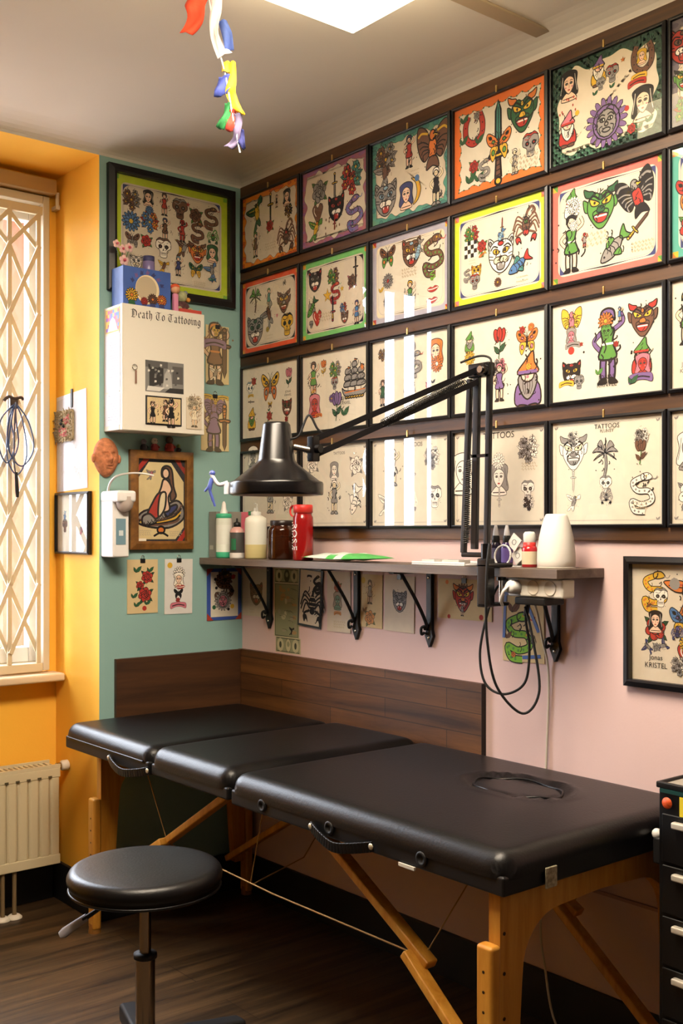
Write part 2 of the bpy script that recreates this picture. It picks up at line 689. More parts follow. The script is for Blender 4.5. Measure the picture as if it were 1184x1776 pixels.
def m_crab(P, q):
    A, B, C = c_(q, 0), c_(q, 1), c_(q, 2)
    for f in (-1, 1):
        for i, (y, dx) in enumerate(((.12, .42), (.02, .46), (-.08, .44), (-.16, .36))):
            P.curve([(f * .1, y), (f * dx * .7, y + .12), (f * dx, y - .12)], A, .045)
        P.curve([(f * .1, -.2), (f * .3, -.28), (f * .28, -.36)], A, .06)
        P.b([(f * .22, -.32), (f * .36, -.34), (f * .3, -.5), (f * .24, -.42), (f * .16, -.5)], B)
    P.curve([(0, .15), (.05, .32), (.2, .42), (.3, .3), (.2, .22)], A, .08)
    P.e(0, -.02, .13, .2, A)
    P.e(0, -.22, .1, .08, B)
    P.e(0, .06, .06, .06, C)
    for y in (.12, 0, -.1):
        P.l([(-.1, y), (.1, y)], 'k' if A != 'k' else 'c', .02)


def m_shoe(P, q):
    A = c_(q, 0)
    pts = [(-.22, .4), (-.33, .1), (-.28, -.25), (0, -.42), (.28, -.25), (.33, .1), (.22, .4)]
    P.curve(pts, 'k', .22)
    P.curve(pts, A, .17)
    v = spline([(a, b, 0) for a, b in pts], 3)
    for i in range(1, len(v), 2):
        P.e(v[i].x, v[i].y, .025, .025, 'k', 0, 0, 6)


def m_fig(P, q):
    A, B, C = c_(q, 0), c_(q, 1), c_(q, 2)
    sk = 's' if A != 'w' else 'c'
    for f, c in ((-1, C), (1, C)):
        P.b([(f * .02, -.1), (f * .1, -.12), (f * .12, -.3), (f * .1, -.45), (f * .03, -.45), (f * .03, -.28)], sk if A not in 'rp' else A)
        P.b([(f * .02, -.42), (f * .1, -.42), (f * .17, -.5), (f * .02, -.5)], 'k' if A != 'w' else 'e')
    P.curve([(-.08, .2), (-.22, .08), (-.12, -.05)], 'k', .075)
    P.curve([(-.08, .2), (-.22, .08), (-.12, -.05)], sk if A not in 'rp' else A, .05)
    P.curve([(.08, .2), (.24, .3), (.2, .42)], 'k', .075)
    P.curve([(.08, .2), (.24, .3), (.2, .42)], sk if A not in 'rp' else A, .05)
    P.b([(-.1, .22), (.1, .22), (.08, .05), (.14, -.16), (-.14, -.16), (-.08, .05)], B)
    P.l([(-.09, .03), (.09, .03)], C, .03)
    P.e(0, .36, .085, .1, sk if A not in 'rp' else A)
    P.b([(-.11, .33), (-.1, .46), (0, .5), (.1, .46), (.11, .33), (.04, .42), (-.05, .42)], A)
    P.e(-.03, .36, .012, .015, 'k', 0, 0, 6)
    P.e(.03, .36, .012, .015, 'k', 0, 0, 6)
    P.l([(-.02, .31), (.02, .31)], 'r', .015)


def m_ship(P, q):
    A, B, C = c_(q, 0), c_(q, 1), c_(q, 2)
    for x, top in ((-.25, .3), (0, .48), (.25, .32)):
        P.l([(x, -.3), (x, top)], 'k', .02)
        y, w = -.2, .15
        while y < top - .12:
            P.b([(x - w, y), (x + w, y + .02), (x + w * .8, y + .13), (x - w * .8, y + .12)], A)
            y += .16
            w *= .82
        P.p([(x, top), (x + .12, top - .03), (x, top - .06)], B)
    P.b([(-.48, -.22), (-.3, -.3), (.3, -.3), (.48, -.18), (.36, -.42), (-.32, -.44)], A)
    for i in range(7):
        P.e(-.3 + .1 * i, -.46, .06, .03, C, .3)
    P.l([(-.38, -.34), (.4, -.3)], B, .03)


def m_moon(P, q):
    A = c_(q, 0)
    P.b([(-.2, .48), (.15, .35), (.3, 0), (.15, -.35), (-.1, -.48), (.06, -.25), (.1, 0), (.02, .28)], A)
    P.curve([(.2, .2), (.24, 0), (.15, -.25)], 'o', .03)


def m_eagle(P, q):
    A, B, C = c_(q, 0), c_(q, 1), c_(q, 2)
    for f in (-1, 1):
        P.b([(f * .08, .1), (f * .2, .4), (f * .45, .5), (f * .5, .2), (f * .4, -.15), (f * .25, -.3), (f * .1, -.15)], A)
        for i in range(4):
            P.curve([(f * .12, .05 - .05 * i), (f * .3, .15 - .1 * i), (f * (.47 - .06 * i), .15 - .14 * i)], 'k' if A != 'k' else 'e', .03)
        P.curve([(f * .15, .3), (f * .35, .35), (f * .46, .28)], C, .05)
        P.curve([(f * .05, -.28), (f * .1, -.4), (f * .16, -.44)], C, .045)
    P.b([(-.1, .12), (.1, .12), (.12, -.2), (0, -.38), (-.12, -.2)], B)
    P.b([(-.12, -.25), (.12, -.25), (.2, -.5), (0, -.44), (-.2, -.5)], A)
    P.e(0, .24, .1, .12, B if B != 'r' else 'e')
    P.p([(.05, .28), (.2, .22), (.06, .18)], 'y')
    P.e(.03, .27, .02, .02, 'k', 0, 0)


def m_scrib(P, q):
    n = 2 + int(P.h > .02)
    for r in range(n):
        y = .35 - .7 * r / max(1, n - 1)
        x = -1.1
        while x < 1.1:
            w = random.uniform(.12, .4)
            P.curve([(x, y), (x + w * .3, y + .16), (x + w * .6, y - .1), (x + w, y + .06)], 'h', .07, 3)
            x += w + .14


def m_text(P, q):
    ls = q.split('|')
    mx = max(len(t) for t in ls)
    for i, t in enumerate(ls):
        P.words_at = None
        s = .5 if len(ls) > 1 else .8
        ox, oy = P.x, P.y
        P.y = oy + (len(ls) - 1 - 2 * i) * .27 * P.h
        P.words(t, s * 1.0, 'k' if P.ow > .015 else 'e')
        P.x, P.y = ox, oy


def m_banner(P, q):
    A = c_(q, 0)
    P.b([(-1.1, .25), (-.4, .45), (.4, .45), (1.1, .3), (1.1, -.35), (.4, -.15), (-.4, -.15), (-1.1, -.4)], A)
    P.curve([(-.9, -.05), (0, .15), (.9, 0)], 'k', .12)


def m_drips(P, q):
    for i in range(9):
        P.e(random.uniform(-.8, .8), random.uniform(-.5, .5), .06, .1, c_(q, 0), 0, 0, 8)


def m_dots(P, q):
    if P.h < .03:
        P.e(0, 0, .5, .5, c_(q, 0), 0, 0, 12)
    else:
        for i in range(5):
            P.e(random.uniform(-.5, .5), random.uniform(-.5, .5), .09, .09, c_(q, 0), 0, 0, 8)


def m_star(P, q):
    P.p([((.5 if i % 2 == 0 else .2) * math.sin(PI * i / 5), (.5 if i % 2 == 0 else .2) * math.cos(PI * i / 5)) for i in range(10)], c_(q, 0))


def m_leaf(P, q):
    P.leafshape(-.35, -.35, 1, .8, c_(q, 0))
    P.leafshape(-.35, -.35, .7, 2.0, c_(q, 0))


def m_gnome(P, q):
    A, B, C = c_(q, 0), c_(q, 1), c_(q, 2)
    P.b([(-.22, -.05), (.22, -.05), (.3, -.4), (.1, -.48), (-.1, -.48), (-.3, -.4)], B)
    P.b([(-.2, .08), (.2, .08), (.16, -.2), (0, -.35), (-.16, -.2)], C if C != 's' else 'w')
    P.e(0, .08, .15, .12, 's' if A != 'w' else 'c')
    P.b([(-.24, .12), (.24, .12), (.16, .3), (.12, .5), (-.06, .34)], A)
    P.l([(-.22, .14), (.22, .14)], B, .06)
    for f in (-1, 1):
        P.e(f * .06, .1, .02, .02, 'k', 0, 0, 8)
        P.b([(f * .02, -.46), (f * .2, -.44), (f * .22, -.52), (f * .02, -.52)], 'u')
    P.e(0, .05, .035, .03, 'm', 0, 0, 8)
    for i in range(-2, 3):
        P.curve([(i * .05, 0), (i * .055, -.12), (i * .03, -.26)], 'k', .012)


def m_palm(P, q):
    A, B = c_(q, 0), c_(q, 1)
    P.curve([(0, .15), (.04, -.15), (-.02, -.5)], 'k', .09)
    P.curve([(0, .15), (.04, -.15), (-.02, -.5)], B, .06)
    for a in (-.5, .2, .8, 1.5, 2.2, 2.9, 3.6):
        x, y = .44 * math.cos(a), .15 + .32 * math.sin(a)
        P.b([(0, .15), (x * .5, y + .1), (x, y - .06), (x * .5, y * .6 + .06)], A)
        P.l([(0, .15), (x * .9, y - .03)], 'k', .015)


def m_bouquet(P, q):
    A, B = c_(q, 0), c_(q, 1)
    C = c_(q, 2)
    for i in range(7):
        a = i * .9 + .2
        P.leafshape(.12 * math.cos(a), .12 * math.sin(a), .36, a, B)
    for i, (x, y, r) in enumerate(((-.2, .2, .17), (.18, .24, .16), (0, -.02, .19), (-.26, -.14, .14), (.25, -.1, .15), (.03, -.33, .15))):
        c = (A, C, A)[i % 3]
        for j in range(6):
            t = j * PI / 3 + i
            P.e(x + r * .6 * math.cos(t), y + r * .6 * math.sin(t), r * .5, r * .36, c, t, .016, 10)
        P.e(x, y, r * .28, r * .28, 'y' if A not in 'wek' else 'k', 0, .012, 8)
        P.curve([(x - r * .6, y), (x, y + r * .5), (x + r * .6, y - .02)], 'k', .02)


def m_lips(P, q):
    A = c_(q, 0)
    P.b([(-.9, 0), (-.4, .28), (0, .16), (.4, .34), (.95, .1), (.4, -.3), (-.3, -.36)], A)
    P.curve([(-.8, 0), (0, -.04), (.85, .08)], 'w', .12)


def m_fish(P, q):
    A, B, C = c_(q, 0), c_(q, 1), c_(q, 2)
    P.b([(-.5, .02), (-.25, .16), (.05, .15), (.26, .03), (.05, -.12), (-.25, -.13)], A)
    P.b([(.2, .04), (.46, .22), (.4, .02), (.48, -.18)], B)
    P.b([(-.2, .14), (0, .3), (.08, .14)], C)
    P.b([(-.15, -.1), (0, -.26), (.06, -.1)], C)
    P.e(-.36, .04, .03, .03, 'k', 0, 0, 8)
    for x in (-.2, -.08, .04):
        P.curve([(x, .12), (x + .04, 0), (x, -.1)], 'k', .022)


def m_sun(P, q):
    A, B, C = c_(q, 0), c_(q, 1), c_(q, 2)
    for i in range(18):
        a = 2 * PI * i / 18
        P.e(.4 * math.cos(a), .4 * math.sin(a), .13, .06, A, a, .014, 8)
    P.e(0, 0, .34, .36, A)
    P.e(0, -.02, .25, .29, B)
    for f in (-1, 1):
        P.e(f * .1, .06, .06, .04, 'w')
        P.e(f * .1, .06, .025, .03, 'k', 0, 0, 8)
        P.curve([(f * .03, .14), (f * .12, .17), (f * .2, .1)], 'k', .03)
        P.curve([(f * .1, -.06), (f * .18, -.1), (f * .15, -.2)], 'k', .025)
    P.e(0, -.16, .1, .045, C)
    P.e(0, -.04, .045, .04, B)


def m_siren(P, q):
    P.b([(-.42, -.3), (-.3, -.16), (0, -.1), (.24, 0), (.36, -.12), (.34, -.28), (.1, -.4), (-.25, -.38)], 'e')
    for i, c in enumerate(('u', 'k', 'y', 'k', 'u')):
        P.curve([(-.4 + .02 * i, -.28 - .018 * i), (-.1, -.3 - .015 * i), (.2, -.2 - .03 * i), (.33 - .01 * i, -.06 - .05 * i)], c, .028)
    P.b([(.05, -.14), (.22, -.06), (.24, -.12), (.08, -.24)], 'n')
    P.b([(.0, .34), (.0, .46), (.08, .5), (.16, .44), (.19, .2), (.23, .06), (.14, .0), (.12, .3)], 'u')
    P.b([(.02, .3), (.1, .28), (.16, .16), (.1, .04), (.12, -.14), (-.04, -.16), (-.08, .02), (-.02, .18)], 's')
    P.e(.06, .39, .06, .075, 's')
    P.b([(-.06, .1), (.05, .08), (.02, -.06), (-.08, -.26), (-.25, -.24), (-.16, -.04)], 'r')
    P.b([(-.02, .1), (.06, .1), (.04, -.12), (-.06, -.24), (-.06, -.05)], 'c')
    P.b([(-.32, -.24), (-.2, -.2), (-.1, -.32), (-.3, -.36)], 'e')
    P.e(-.02, -.43, .06, .05, 'o')
    P.curve([(-.14, -.52), (-.02, -.47), (.1, -.52)], 'k', .03)
    for i in range(10):
        P.curve([(-.3 + .06 * i, -.32 + .02 * i), (-.27 + .06 * i, -.36 + .02 * i), (-.24 + .06 * i, -.33 + .02 * i)], 'k', .014)


def m_check(P, q):
    for i in range(4):
        for j in range(4):
            if (i + j) % 2 == 0:
                x, y = -.5 + i * .25, -.5 + j * .25
                P.p([(x, y), (x + .25, y), (x + .25, y + .25), (x, y + .25)], c_(q, 0), 0)
            else:
                x, y = -.5 + i * .25, -.5 + j * .25
                P.p([(x, y), (x + .25, y), (x + .25, y + .25), (x, y + .25)], 'w', 0)


DETAIL = dict(cat=9, demon=9, eagle=10, bouquet=12, fish=7, snake=7, gnome=7, fig=8, bird=7, ship=10, crab=6, rose=5, skull=6, butter=7, bloom=5, sun=9, tulip=4, shoe=6, palm=6)


def whip(P, n, c):
    """small shading strokes and stray ornaments inside a design"""
    for i in range(int(n * 1.7)):
        a, r = random.uniform(0, 2 * PI), .38 * math.sqrt(random.random())
        x, y = r * math.cos(a) * .8, r * math.sin(a)
        d = random.uniform(-.6, .6) + 1.2
        l = random.uniform(.07, .16)
        P.curve([(x, y), (x + l * .5 * math.cos(d) + .03, y + l * .5 * math.sin(d)), (x + l * math.cos(d), y + l * math.sin(d))], c, random.uniform(.014, .034), 3)
    for i in range(4):
        a = random.uniform(0, 2 * PI)
        P.e(.52 * math.cos(a) * .75, .52 * math.sin(a), .018, .018, c, 0, 0, 6)


def draw(P, items, line=False):
    for it in items:
        t, u, v, h = it[:4]
        q = it[4] if len(it) > 4 else 'k'
        rot = it[5] if len(it) > 5 else 0
        P.at(u, v, h * 1.18, rot)
        P.tint = it[6] if len(it) > 6 else P.tint0
        globals()['m_' + t](P, q)
        if t in DETAIL:
            whip(P, DETAIL[t], 'k' if 'p' not in (P.tint or '') else 'u')


def rrect(w, h, r, n=5):
    o = []
    for cx, cy, a in ((w - r, h - r, 0), (-w + r, h - r, PI / 2), (-w + r, -h + r, PI), (w - r, -h + r, 1.5 * PI)):
        o += arc(cx, cy, r, a, a + PI / 2, n)
    return o


def wavyrect(w, h, amp, per, n=36, seed=1, sharp=False):
    rnd = random.Random(seed)
    ph = [rnd.uniform(0, 6.3) for _ in range(4)]
    o = []
    side = ((-w, -h, 1, 0, 2 * w, 0, 1), (w, -h, 0, 1, 2 * h, -1, 0), (w, h, -1, 0, 2 * w, 0, -1), (-w, h, 0, -1, 2 * h, 1, 0))
    for k, (x, y, dx, dy, L, nx, ny) in enumerate(side):
        m = max(6, int(n * L / (2 * w)))
        for i in range(m):
            t = i / m
            e = min(1, 6 * min(t, 1 - t))
            a = t * L / per * 2 * PI + ph[k]
            s = abs(math.sin(a / 2)) if sharp else .6 * math.sin(a) + .4 * math.sin(a * 1.7 + 1)
            d = amp * (s * e + (.9 * (1 - e) if not sharp else .2))
            o.append((x + dx * t * L + nx * d, y + dy * t * L + ny * d))
    return o


def border(P, w, h, kind, cols, paper, seed=0):
    """edge decoration of a printed sheet of half size w x h"""
    pm = mat('paper_' + paper, {'warm': 'd3c6b1', 'white': 'd6cdbb', 'tan': 'd0b98d', 'pale': 'd9d5d0', 'aged': 'd8c494', 'green': 'a8a684'}[paper], .75, spec=.25, noise=.035, nscale=30)
    P.at(0, 0, 1)
    full = [(-w, -h), (w, -h), (w, h), (-w, h)]
    if kind == 'plain':
        P.raw(full, pm)
    elif kind == 'line':
        P.raw(full, pm)
        for d in (.011, .013):
            q = [(-w + d, -h + d), (w - d, -h + d), (w - d, h - d), (-w + d, h - d)]
            P.stroke(q + [q[0]], .0007, ink('e'))
        for sx in (-1, 1):
            for sy in (-1, 1):
                P.at(sx * (w - .016), sy * (h - .016), .012)
                m_leaf(P, 'e')
    elif kind in ('wavy', 'scallop', 'checker', 'hills'):
        A = mat('edge_' + cols[0], cols[0], .7)
        P.raw(full, A)
        rnd = random.Random(seed)
        if kind == 'wavy' or kind == 'hills':
            B = mat('edge_' + cols[1], cols[1], .7)
            for i in range(46):
                t = rnd.random()
                x, y = ((rnd.uniform(-w, w), rnd.choice((-1, 1)) * (h - .008)) if t < .55 else (rnd.choice((-1, 1)) * (w - .008), rnd.uniform(-h, h)))
                rx, ry = rnd.uniform(.006, .016), rnd.uniform(.004, .008)
                q = [(max(-w, min(w, x + rx * math.cos(a))), max(-h, min(h, y + ry * math.sin(a)))) for a in [j * .628 for j in range(10)]]
                P.raw(q, B)
                P.stroke(q + [q[0]], .0008, ink('k') if kind == 'wavy' else A)
        if kind == 'checker':
            B = mat('edge_' + cols[1], cols[1], .7)
            nx, ny = 34, 26
            for i in range(nx):
                for j in range(ny):
                    if (i + j) % 2 == 0 and (i < 8 or i >= nx - 8 or j < 8 or j >= ny - 8):
                        x, y = -w + 2 * w * i / nx, -h + 2 * h * j / ny
                        P.k -= 1
                        P.raw([(x, y), (x + 2 * w / nx, y), (x + 2 * w / nx, y + 2 * h / ny), (x, y + 2 * h / ny)], B)
            P.k += 1
        sh = dict(wavy=(.019, .008, .07, False), hills=(.018, .010, .09, False), scallop=(.018, .009, .045, True), checker=(.024, .013, .13, False))[kind]
        q = wavyrect(w - sh[0], h - sh[0], sh[1], sh[2], 60, seed, sh[3])
        P.raw(q, pm)
        P.stroke(q + [q[0]], .0012, ink('k' if kind != 'checker' else 'd'))
        if kind == 'scallop':
            for i in range(0, len(q), 4):
                P.raw([(q[i][0] + .003 * math.cos(a), q[i][1] + .003 * math.sin(a)) for a in (0, 1.2, 2.5, 3.8, 5)], ink('d'))
    elif kind == 'round':
        P.raw(full, mat('edge_' + cols[0], cols[0], .7, noise=.06, nscale=40))
        d = .025 if w < .2 else .034
        P.raw(rrect(w - d * .8, h - d * .8, .02), mat('edge_ivory', 'cfc3b0', .75))
        P.raw(rrect(w - d, h - d, .004), ink(cols[2] if len(cols) > 2 else 'n'))
        o = rrect(w - d - .001, h - d - .001, .03, 6)
        P.raw(o, pm)
        q = rrect(w - d - .005, h - d - .005, .026, 6)
        P.stroke(q + [q[0]], .0007, ink('e'))
        for sx in (-1, 1):
            for sy in (-1, 1):
                P.at(sx * (w - .011), sy * (h - .011), .016)
                P.p([(-.5, -.5), (.5, -.5), (.5, .5), (-.5, .5)], cols[1][0], 0)
                P.p([(-.5, -.5), (.3, -.5), (-.5, .4)], cols[1][1], 0)
        for sy in (-1, 1):
            P.at(0, sy * (h - d - .0005), 1)
            P.p([(-.08, 0), (0, .004 * sy), (.08, 0)], 'k', 0)
    P.at(0, 0, 1)

# motif, right, up, height, inks, turn: metres from the middle of each sheet
ART = {
 'r1c1':[('bird', -0.082, 0.056, 0.088, 'dykr', 0.5), ('dagger', 0.004, 0.057, 0.098, 'kyk'), ('rose', -0.0, -0.002, 0.047, 'rg'), ('fig', 0.042, 0.077, 0.039, 'uk'), ('face', 0.103, 0.076, 0.052, 'ks'), ('bouquet', 0.113, 0.028, 0.048, 'uk'), ('fig', -0.089, -0.053, 0.079, 'gu'), ('crab', 0.1, -0.054, 0.101, 'uur'), ('scrib', 0.004, -0.076, 0.023)],
 'r1c2':[('rose', -0.081, 0.051, 0.083, 'eg'), ('dagger', 0.003, 0.047, 0.082, 'kye'), ('bouquet', 0.09, 0.058, 0.104, 'rt'), ('cat', 0.011, -0.024, 0.082, 'kr'), ('snake', 0.103, -0.061, 0.096, 'pb', 0.2), ('heart', -0.088, -0.02, 0.058, 'u'), ('bird', -0.101, -0.076, 0.063, 'gyo'), ('drips', -0.005, -0.076, 0.045, 'u'), ('dagger', 0.003, -0.067, 0.049, 'rrr', 3.14)],
 'r1c3':[('bouquet', -0.109, 0.073, 0.097, 'ue'), ('bird', -0.116, 0.028, 0.07, 'eu', 0.4), ('fig', -0.001, 0.067, 0.086, 'nr'), ('eagle', 0.103, 0.057, 0.115, 'uoy'), ('cat', -0.109, -0.054, 0.097, 'ea'), ('face', -0.014, -0.068, 0.072, 'ns'), ('moon', 0.026, -0.059, 0.074, 'y'), ('fig', 0.118, -0.068, 0.095, 'wk'), ('scrib', 0.026, -0.003, 0.014), ('dots', 0.035, -0.023, 0.018, 'b')],
 'r1c4':[('shoe', -0.095, 0.059, 0.086, 'r'), ('rose', -0.084, 0.094, 0.026, 'er'), ('leaf', -0.127, 0.097, 0.029, 'd'), ('leaf', -0.13, 0.035, 0.029, 'd'), ('leaf', -0.068, 0.023, 0.029, 'd'), ('dagger', -0.001, -0.005, 0.202, 'uyt', 3.14), ('butter', 0.001, -0.013, 0.077, 'oyg'), ('demon', 0.088, 0.052, 0.092, 'dyo'), ('skull', 0.118, -0.047, 0.059, 'er'), ('rose', -0.095, -0.051, 0.041, 'rg'), ('leaf', -0.1, -0.081, 0.036, 'd'), ('leaf', -0.068, -0.085, 0.031, 'd'), ('fig', 0.061, -0.076, 0.06, 'we'), ('scrib', 0.103, -0.087, 0.034), ('snake', -0.055, -0.069, 0.052, 'e')],
 'r1c5':[('face', -0.119, 0.073, 0.07, 'ks'), ('drips', -0.123, 0.023, 0.033, 'r'), ('gnome', -0.023, 0.084, 0.065, 'pys'), ('skull', 0.02, 0.061, 0.041, 'er'), ('skull', -0.016, 0.046, 0.029, 'e'), ('leaf', 0.023, 0.032, 0.015, 'd'), ('leaf', -0.03, 0.029, 0.015, 'd'), ('shoe', 0.112, 0.074, 0.068, 'u'), ('face', 0.109, 0.075, 0.034, 'ys'), ('banner', 0.101, 0.029, 0.017, 'y'), ('banner', 0.095, 0.015, 0.02, 'r'), ('sun', 0.002, -0.056, 0.105, 'pe'), ('face', 0.112, -0.043, 0.077, 'ks'), ('gnome', -0.123, -0.038, 0.079, 'mrs'), ('rose', 0.079, -0.095, 0.029, 'rg'), ('leaf', 0.135, -0.085, 0.02, 'd'), ('star', 0.053, 0.087, 0.013, 'o'), ('dots', -0.091, -0.005, 0.012, 'y'), ('dots', 0.065, -0.04, 0.012, 'r'), ('leaf', 0.106, -0.093, 0.02, 'd')],
 'r1c6':[('cat', -0.14, 0.065, 0.082, 'ru'), ('demon', -0.14, -0.018, 0.049, 'gk'), ('bouquet', -0.131, -0.094, 0.069, 'gr')],
 'r2c1':[('palm', -0.091, 0.056, 0.074, 'gu'), ('fig', -0.006, 0.052, 0.061, 'gt'), ('demon', 0.085, 0.025, 0.068, 'ueu'), ('cat', -0.091, -0.053, 0.095, 'ed'), ('bird', -0.005, -0.011, 0.069, 'eu', 0.7), ('skull', 0.105, -0.062, 0.071, 'yk'), ('crab', 0.089, 0.092, 0.018, 'kk'), ('bloom', -0.013, -0.06, 0.018, 'yg'), ('scrib', 0.001, -0.089, 0.014), ('heart', 0.045, -0.019, 0.012, 'm')],
 'r2c2':[('cat', -0.104, 0.066, 0.069, 'ke'), ('bouquet', -0.005, 0.062, 0.061, 'gu'), ('snake', 0.005, 0.008, 0.061, 'rkt'), ('dagger', -0.007, -0.041, 0.078, 'yrk', 3.14), ('rose', 0.093, 0.031, 0.048, 'um'), ('dagger', 0.112, 0.061, 0.08, 'kkk'), ('fish', -0.118, -0.024, 0.067, 'gde', 0.9), ('heart', -0.091, -0.063, 0.048, 'r'), ('bouquet', 0.049, -0.05, 0.036, 'br'), ('cat', 0.056, -0.082, 0.036, 'ue'), ('fig', 0.118, -0.075, 0.066, 'nbo'), ('scrib', -0.049, -0.066, 0.025), ('skull', -0.123, -0.082, 0.023, 'e'), ('star', -0.034, 0.004, 0.041, 'y'), ('star', 0.043, 0.015, 0.018, 'y')],
 'r2c3':[('butter', -0.101, 0.076, 0.06, 'ugo'), ('cat', 0.009, 0.068, 0.079, 'uya'), ('fish', 0.042, 0.072, 0.058, 'ae', 1.2), ('snake', 0.103, 0.043, 0.104, 'ugr'), ('dagger', 0.131, 0.092, 0.035, 'ppy', 2.7), ('bloom', -0.099, -0.001, 0.042, 'er'), ('fig', 0.003, -0.064, 0.079, 'ygb'), ('lips', 0.103, -0.06, 0.022, 'r'), ('lips', 0.099, -0.094, 0.022, 'r'), ('scrib', -0.001, 0.009, 0.025), ('snake', 0.103, -0.019, 0.024, 'l'), ('leaf', -0.126, -0.024, 0.021, 'y'), ('bouquet', -0.102, -0.067, 0.035, 'eu')],
 'r2c4':[('bouquet', -0.105, 0.066, 0.057, 'gr'), ('check', -0.108, 0.027, 0.042, 'k'), ('rose', -0.064, 0.028, 0.039, 'rg'), ('fish', -0.061, 0.003, 0.027, 'oyg', 0.4), ('dagger', 0.014, 0.072, 0.038, 'byr', 3.1), ('fish', 0.011, 0.044, 0.038, 'ab', 1.0), ('cat', 0.009, -0.011, 0.091, 'wyr'), ('crab', 0.102, 0.056, 0.089, 'urg'), ('fish', 0.08, -0.051, 0.078, 'brt', 0.5), ('cat', -0.085, -0.042, 0.037, 'yu'), ('skull', -0.091, -0.072, 0.039, 'er'), ('bloom', -0.002, -0.087, 0.024, 'uy'), ('scrib', 0.086, -0.093, 0.014), ('scrib', -0.101, -0.011, 0.01), ('snake', -0.122, -0.047, 0.032, 'e')],
 'r2c5':[('gnome', -0.11, 0.074, 0.066, 'gwr'), ('sun', -0.104, 0.064, 0.045, 'ww'), ('demon', -0.016, 0.044, 0.094, 'gd'), ('eagle', 0.095, 0.05, 0.097, 'kre', 0.3), ('fig', -0.111, -0.031, 0.13, 'kgw'), ('fish', 0.03, -0.066, 0.096, 'eg', 0.7), ('dagger', 0.099, -0.028, 0.074, 'yyu', 2.3), ('scrib', -0.034, -0.035, 0.032), ('scrib', 0.109, -0.081, 0.023), ('bloom', -0.102, 0.015, 0.027, 'ww'), ('fig', -0.067, -0.031, 0.033, 're')],
 'r2c6':[('butter', -0.121, 0.019, 0.068, 'ro'), ('rose', -0.121, -0.063, 0.068, 'rg')],
 'r3c1':[('skull', -0.124, 0.05, 0.048, 'wa'), ('rose', -0.101, 0.078, 0.032, 'rg'), ('banner', -0.12, 0.026, 0.013, 'y'), ('dagger', -0.116, 0.004, 0.035, 'eee', 1.5), ('butter', 0.002, 0.05, 0.089, 'yoe'), ('tulip', 0.115, 0.07, 0.06, 'md'), ('gnome', -0.114, -0.058, 0.069, 'yyg'), ('butter', 0.002, -0.017, 0.021, 'yu'), ('leaf', -0.002, -0.034, 0.013, 'd'), ('rose', -0.002, -0.057, 0.036, 'rg'), ('cat', 0.104, -0.035, 0.054, 'udr'), ('rose', 0.101, -0.076, 0.021, 'rg'), ('text', 0.111, 0.014, 0.019, 'JONAS|KRNVEL')],
 'r3c2':[('fig', -0.113, 0.048, 0.1, 'ugo'), ('tulip', -0.057, 0.08, 0.048, 'oy'), ('bouquet', 0.005, 0.066, 0.061, 'ge'), ('fish', -0.111, 0.006, 0.023, 'yo', 0.3), ('skull', 0.003, 0.02, 0.037, 'er'), ('ship', 0.106, 0.029, 0.112, 'eoy'), ('face', -0.106, -0.046, 0.069, 'mr'), ('banner', -0.084, -0.079, 0.014, 'o'), ('tulip', 0.014, -0.055, 0.085, 'pd'), ('leaf', 0.065, -0.076, 0.036, 'd'), ('text', 0.059, -0.041, 0.026, 'JONAS|KRNVEL'), ('bloom', -0.012, -0.028, 0.025, 'py'), ('star', 0.146, 0.06, 0.022, 'o')],
 'r3c3':[('bouquet', -0.126, 0.087, 0.039, 'ue'), ('rose', -0.099, 0.046, 0.025, 'mr'), ('skull', 0.006, 0.084, 0.045, 'ee'), ('rose', 0.009, 0.024, 0.036, 'eg'), ('face', 0.115, 0.061, 0.073, 'os'), ('bloom', 0.121, 0.029, 0.044, 'ow'), ('fig', -0.123, -0.035, 0.07, 'ud'), ('rose', 0.084, -0.031, 0.024, 'mk'), ('leaf', 0.109, -0.022, 0.015, 'k'), ('rose', 0.013, -0.077, 0.02, 'yy'), ('text', 0.003, -0.031, 0.027, 'JONAS|KRNVEL'), ('snake', 0.026, 0.041, 0.067, 'e')],
 'r3c4':[('gnome', -0.113, 0.076, 0.052, 'gge'), ('bloom', -0.112, 0.029, 0.037, 'yu'), ('tulip', 0.004, 0.058, 0.077, 'rd'), ('butter', 0.105, 0.049, 0.063, 'oym'), ('bloom', 0.12, 0.086, 0.021, 'oy'), ('rose', 0.088, 0.082, 0.024, 'rg'), ('bouquet', 0.004, -0.01, 0.048, 'em'), ('fig', 0.004, -0.053, 0.092, 'mpp'), ('gnome', 0.108, -0.057, 0.131, 'ope'), ('rose', 0.111, -0.021, 0.021, 'yr')],
 'r3c5':[('eagle', -0.11, 0.082, 0.057, 'ymy'), ('face', -0.111, 0.04, 0.039, 'em'), ('banner', -0.106, 0.016, 0.018, 'e'), ('dots', -0.111, 0.003, 0.018, 'r'), ('rose', -0.078, 0.016, 0.012, 'rr'), ('cat', -0.11, -0.057, 0.06, 'kyr'), ('skull', -0.085, -0.084, 0.033, 'e'), ('banner', -0.127, -0.084, 0.018, 'y'), ('fig', 0.006, 0.0, 0.164, 'pgw'), ('bloom', 0.0, 0.065, 0.041, 'oy'), ('skull', 0.002, 0.036, 0.032, 'g'), ('rose', 0.032, 0.002, 0.017, 'rr'), ('leaf', -0.016, -0.062, 0.021, 'g'), ('demon', 0.112, 0.054, 0.074, 'uor'), ('gnome', 0.109, -0.039, 0.08, 'gry'), ('face', 0.112, -0.062, 0.051, 'mr'), ('banner', 0.106, -0.093, 0.026, 'p'), ('leaf', 0.089, -0.094, 0.026, 'd'), ('text', 0.004, -0.089, 0.029, 'JONAS|KRNVEL'), ('fig', 0.044, 0.076, 0.032, 'bb')],
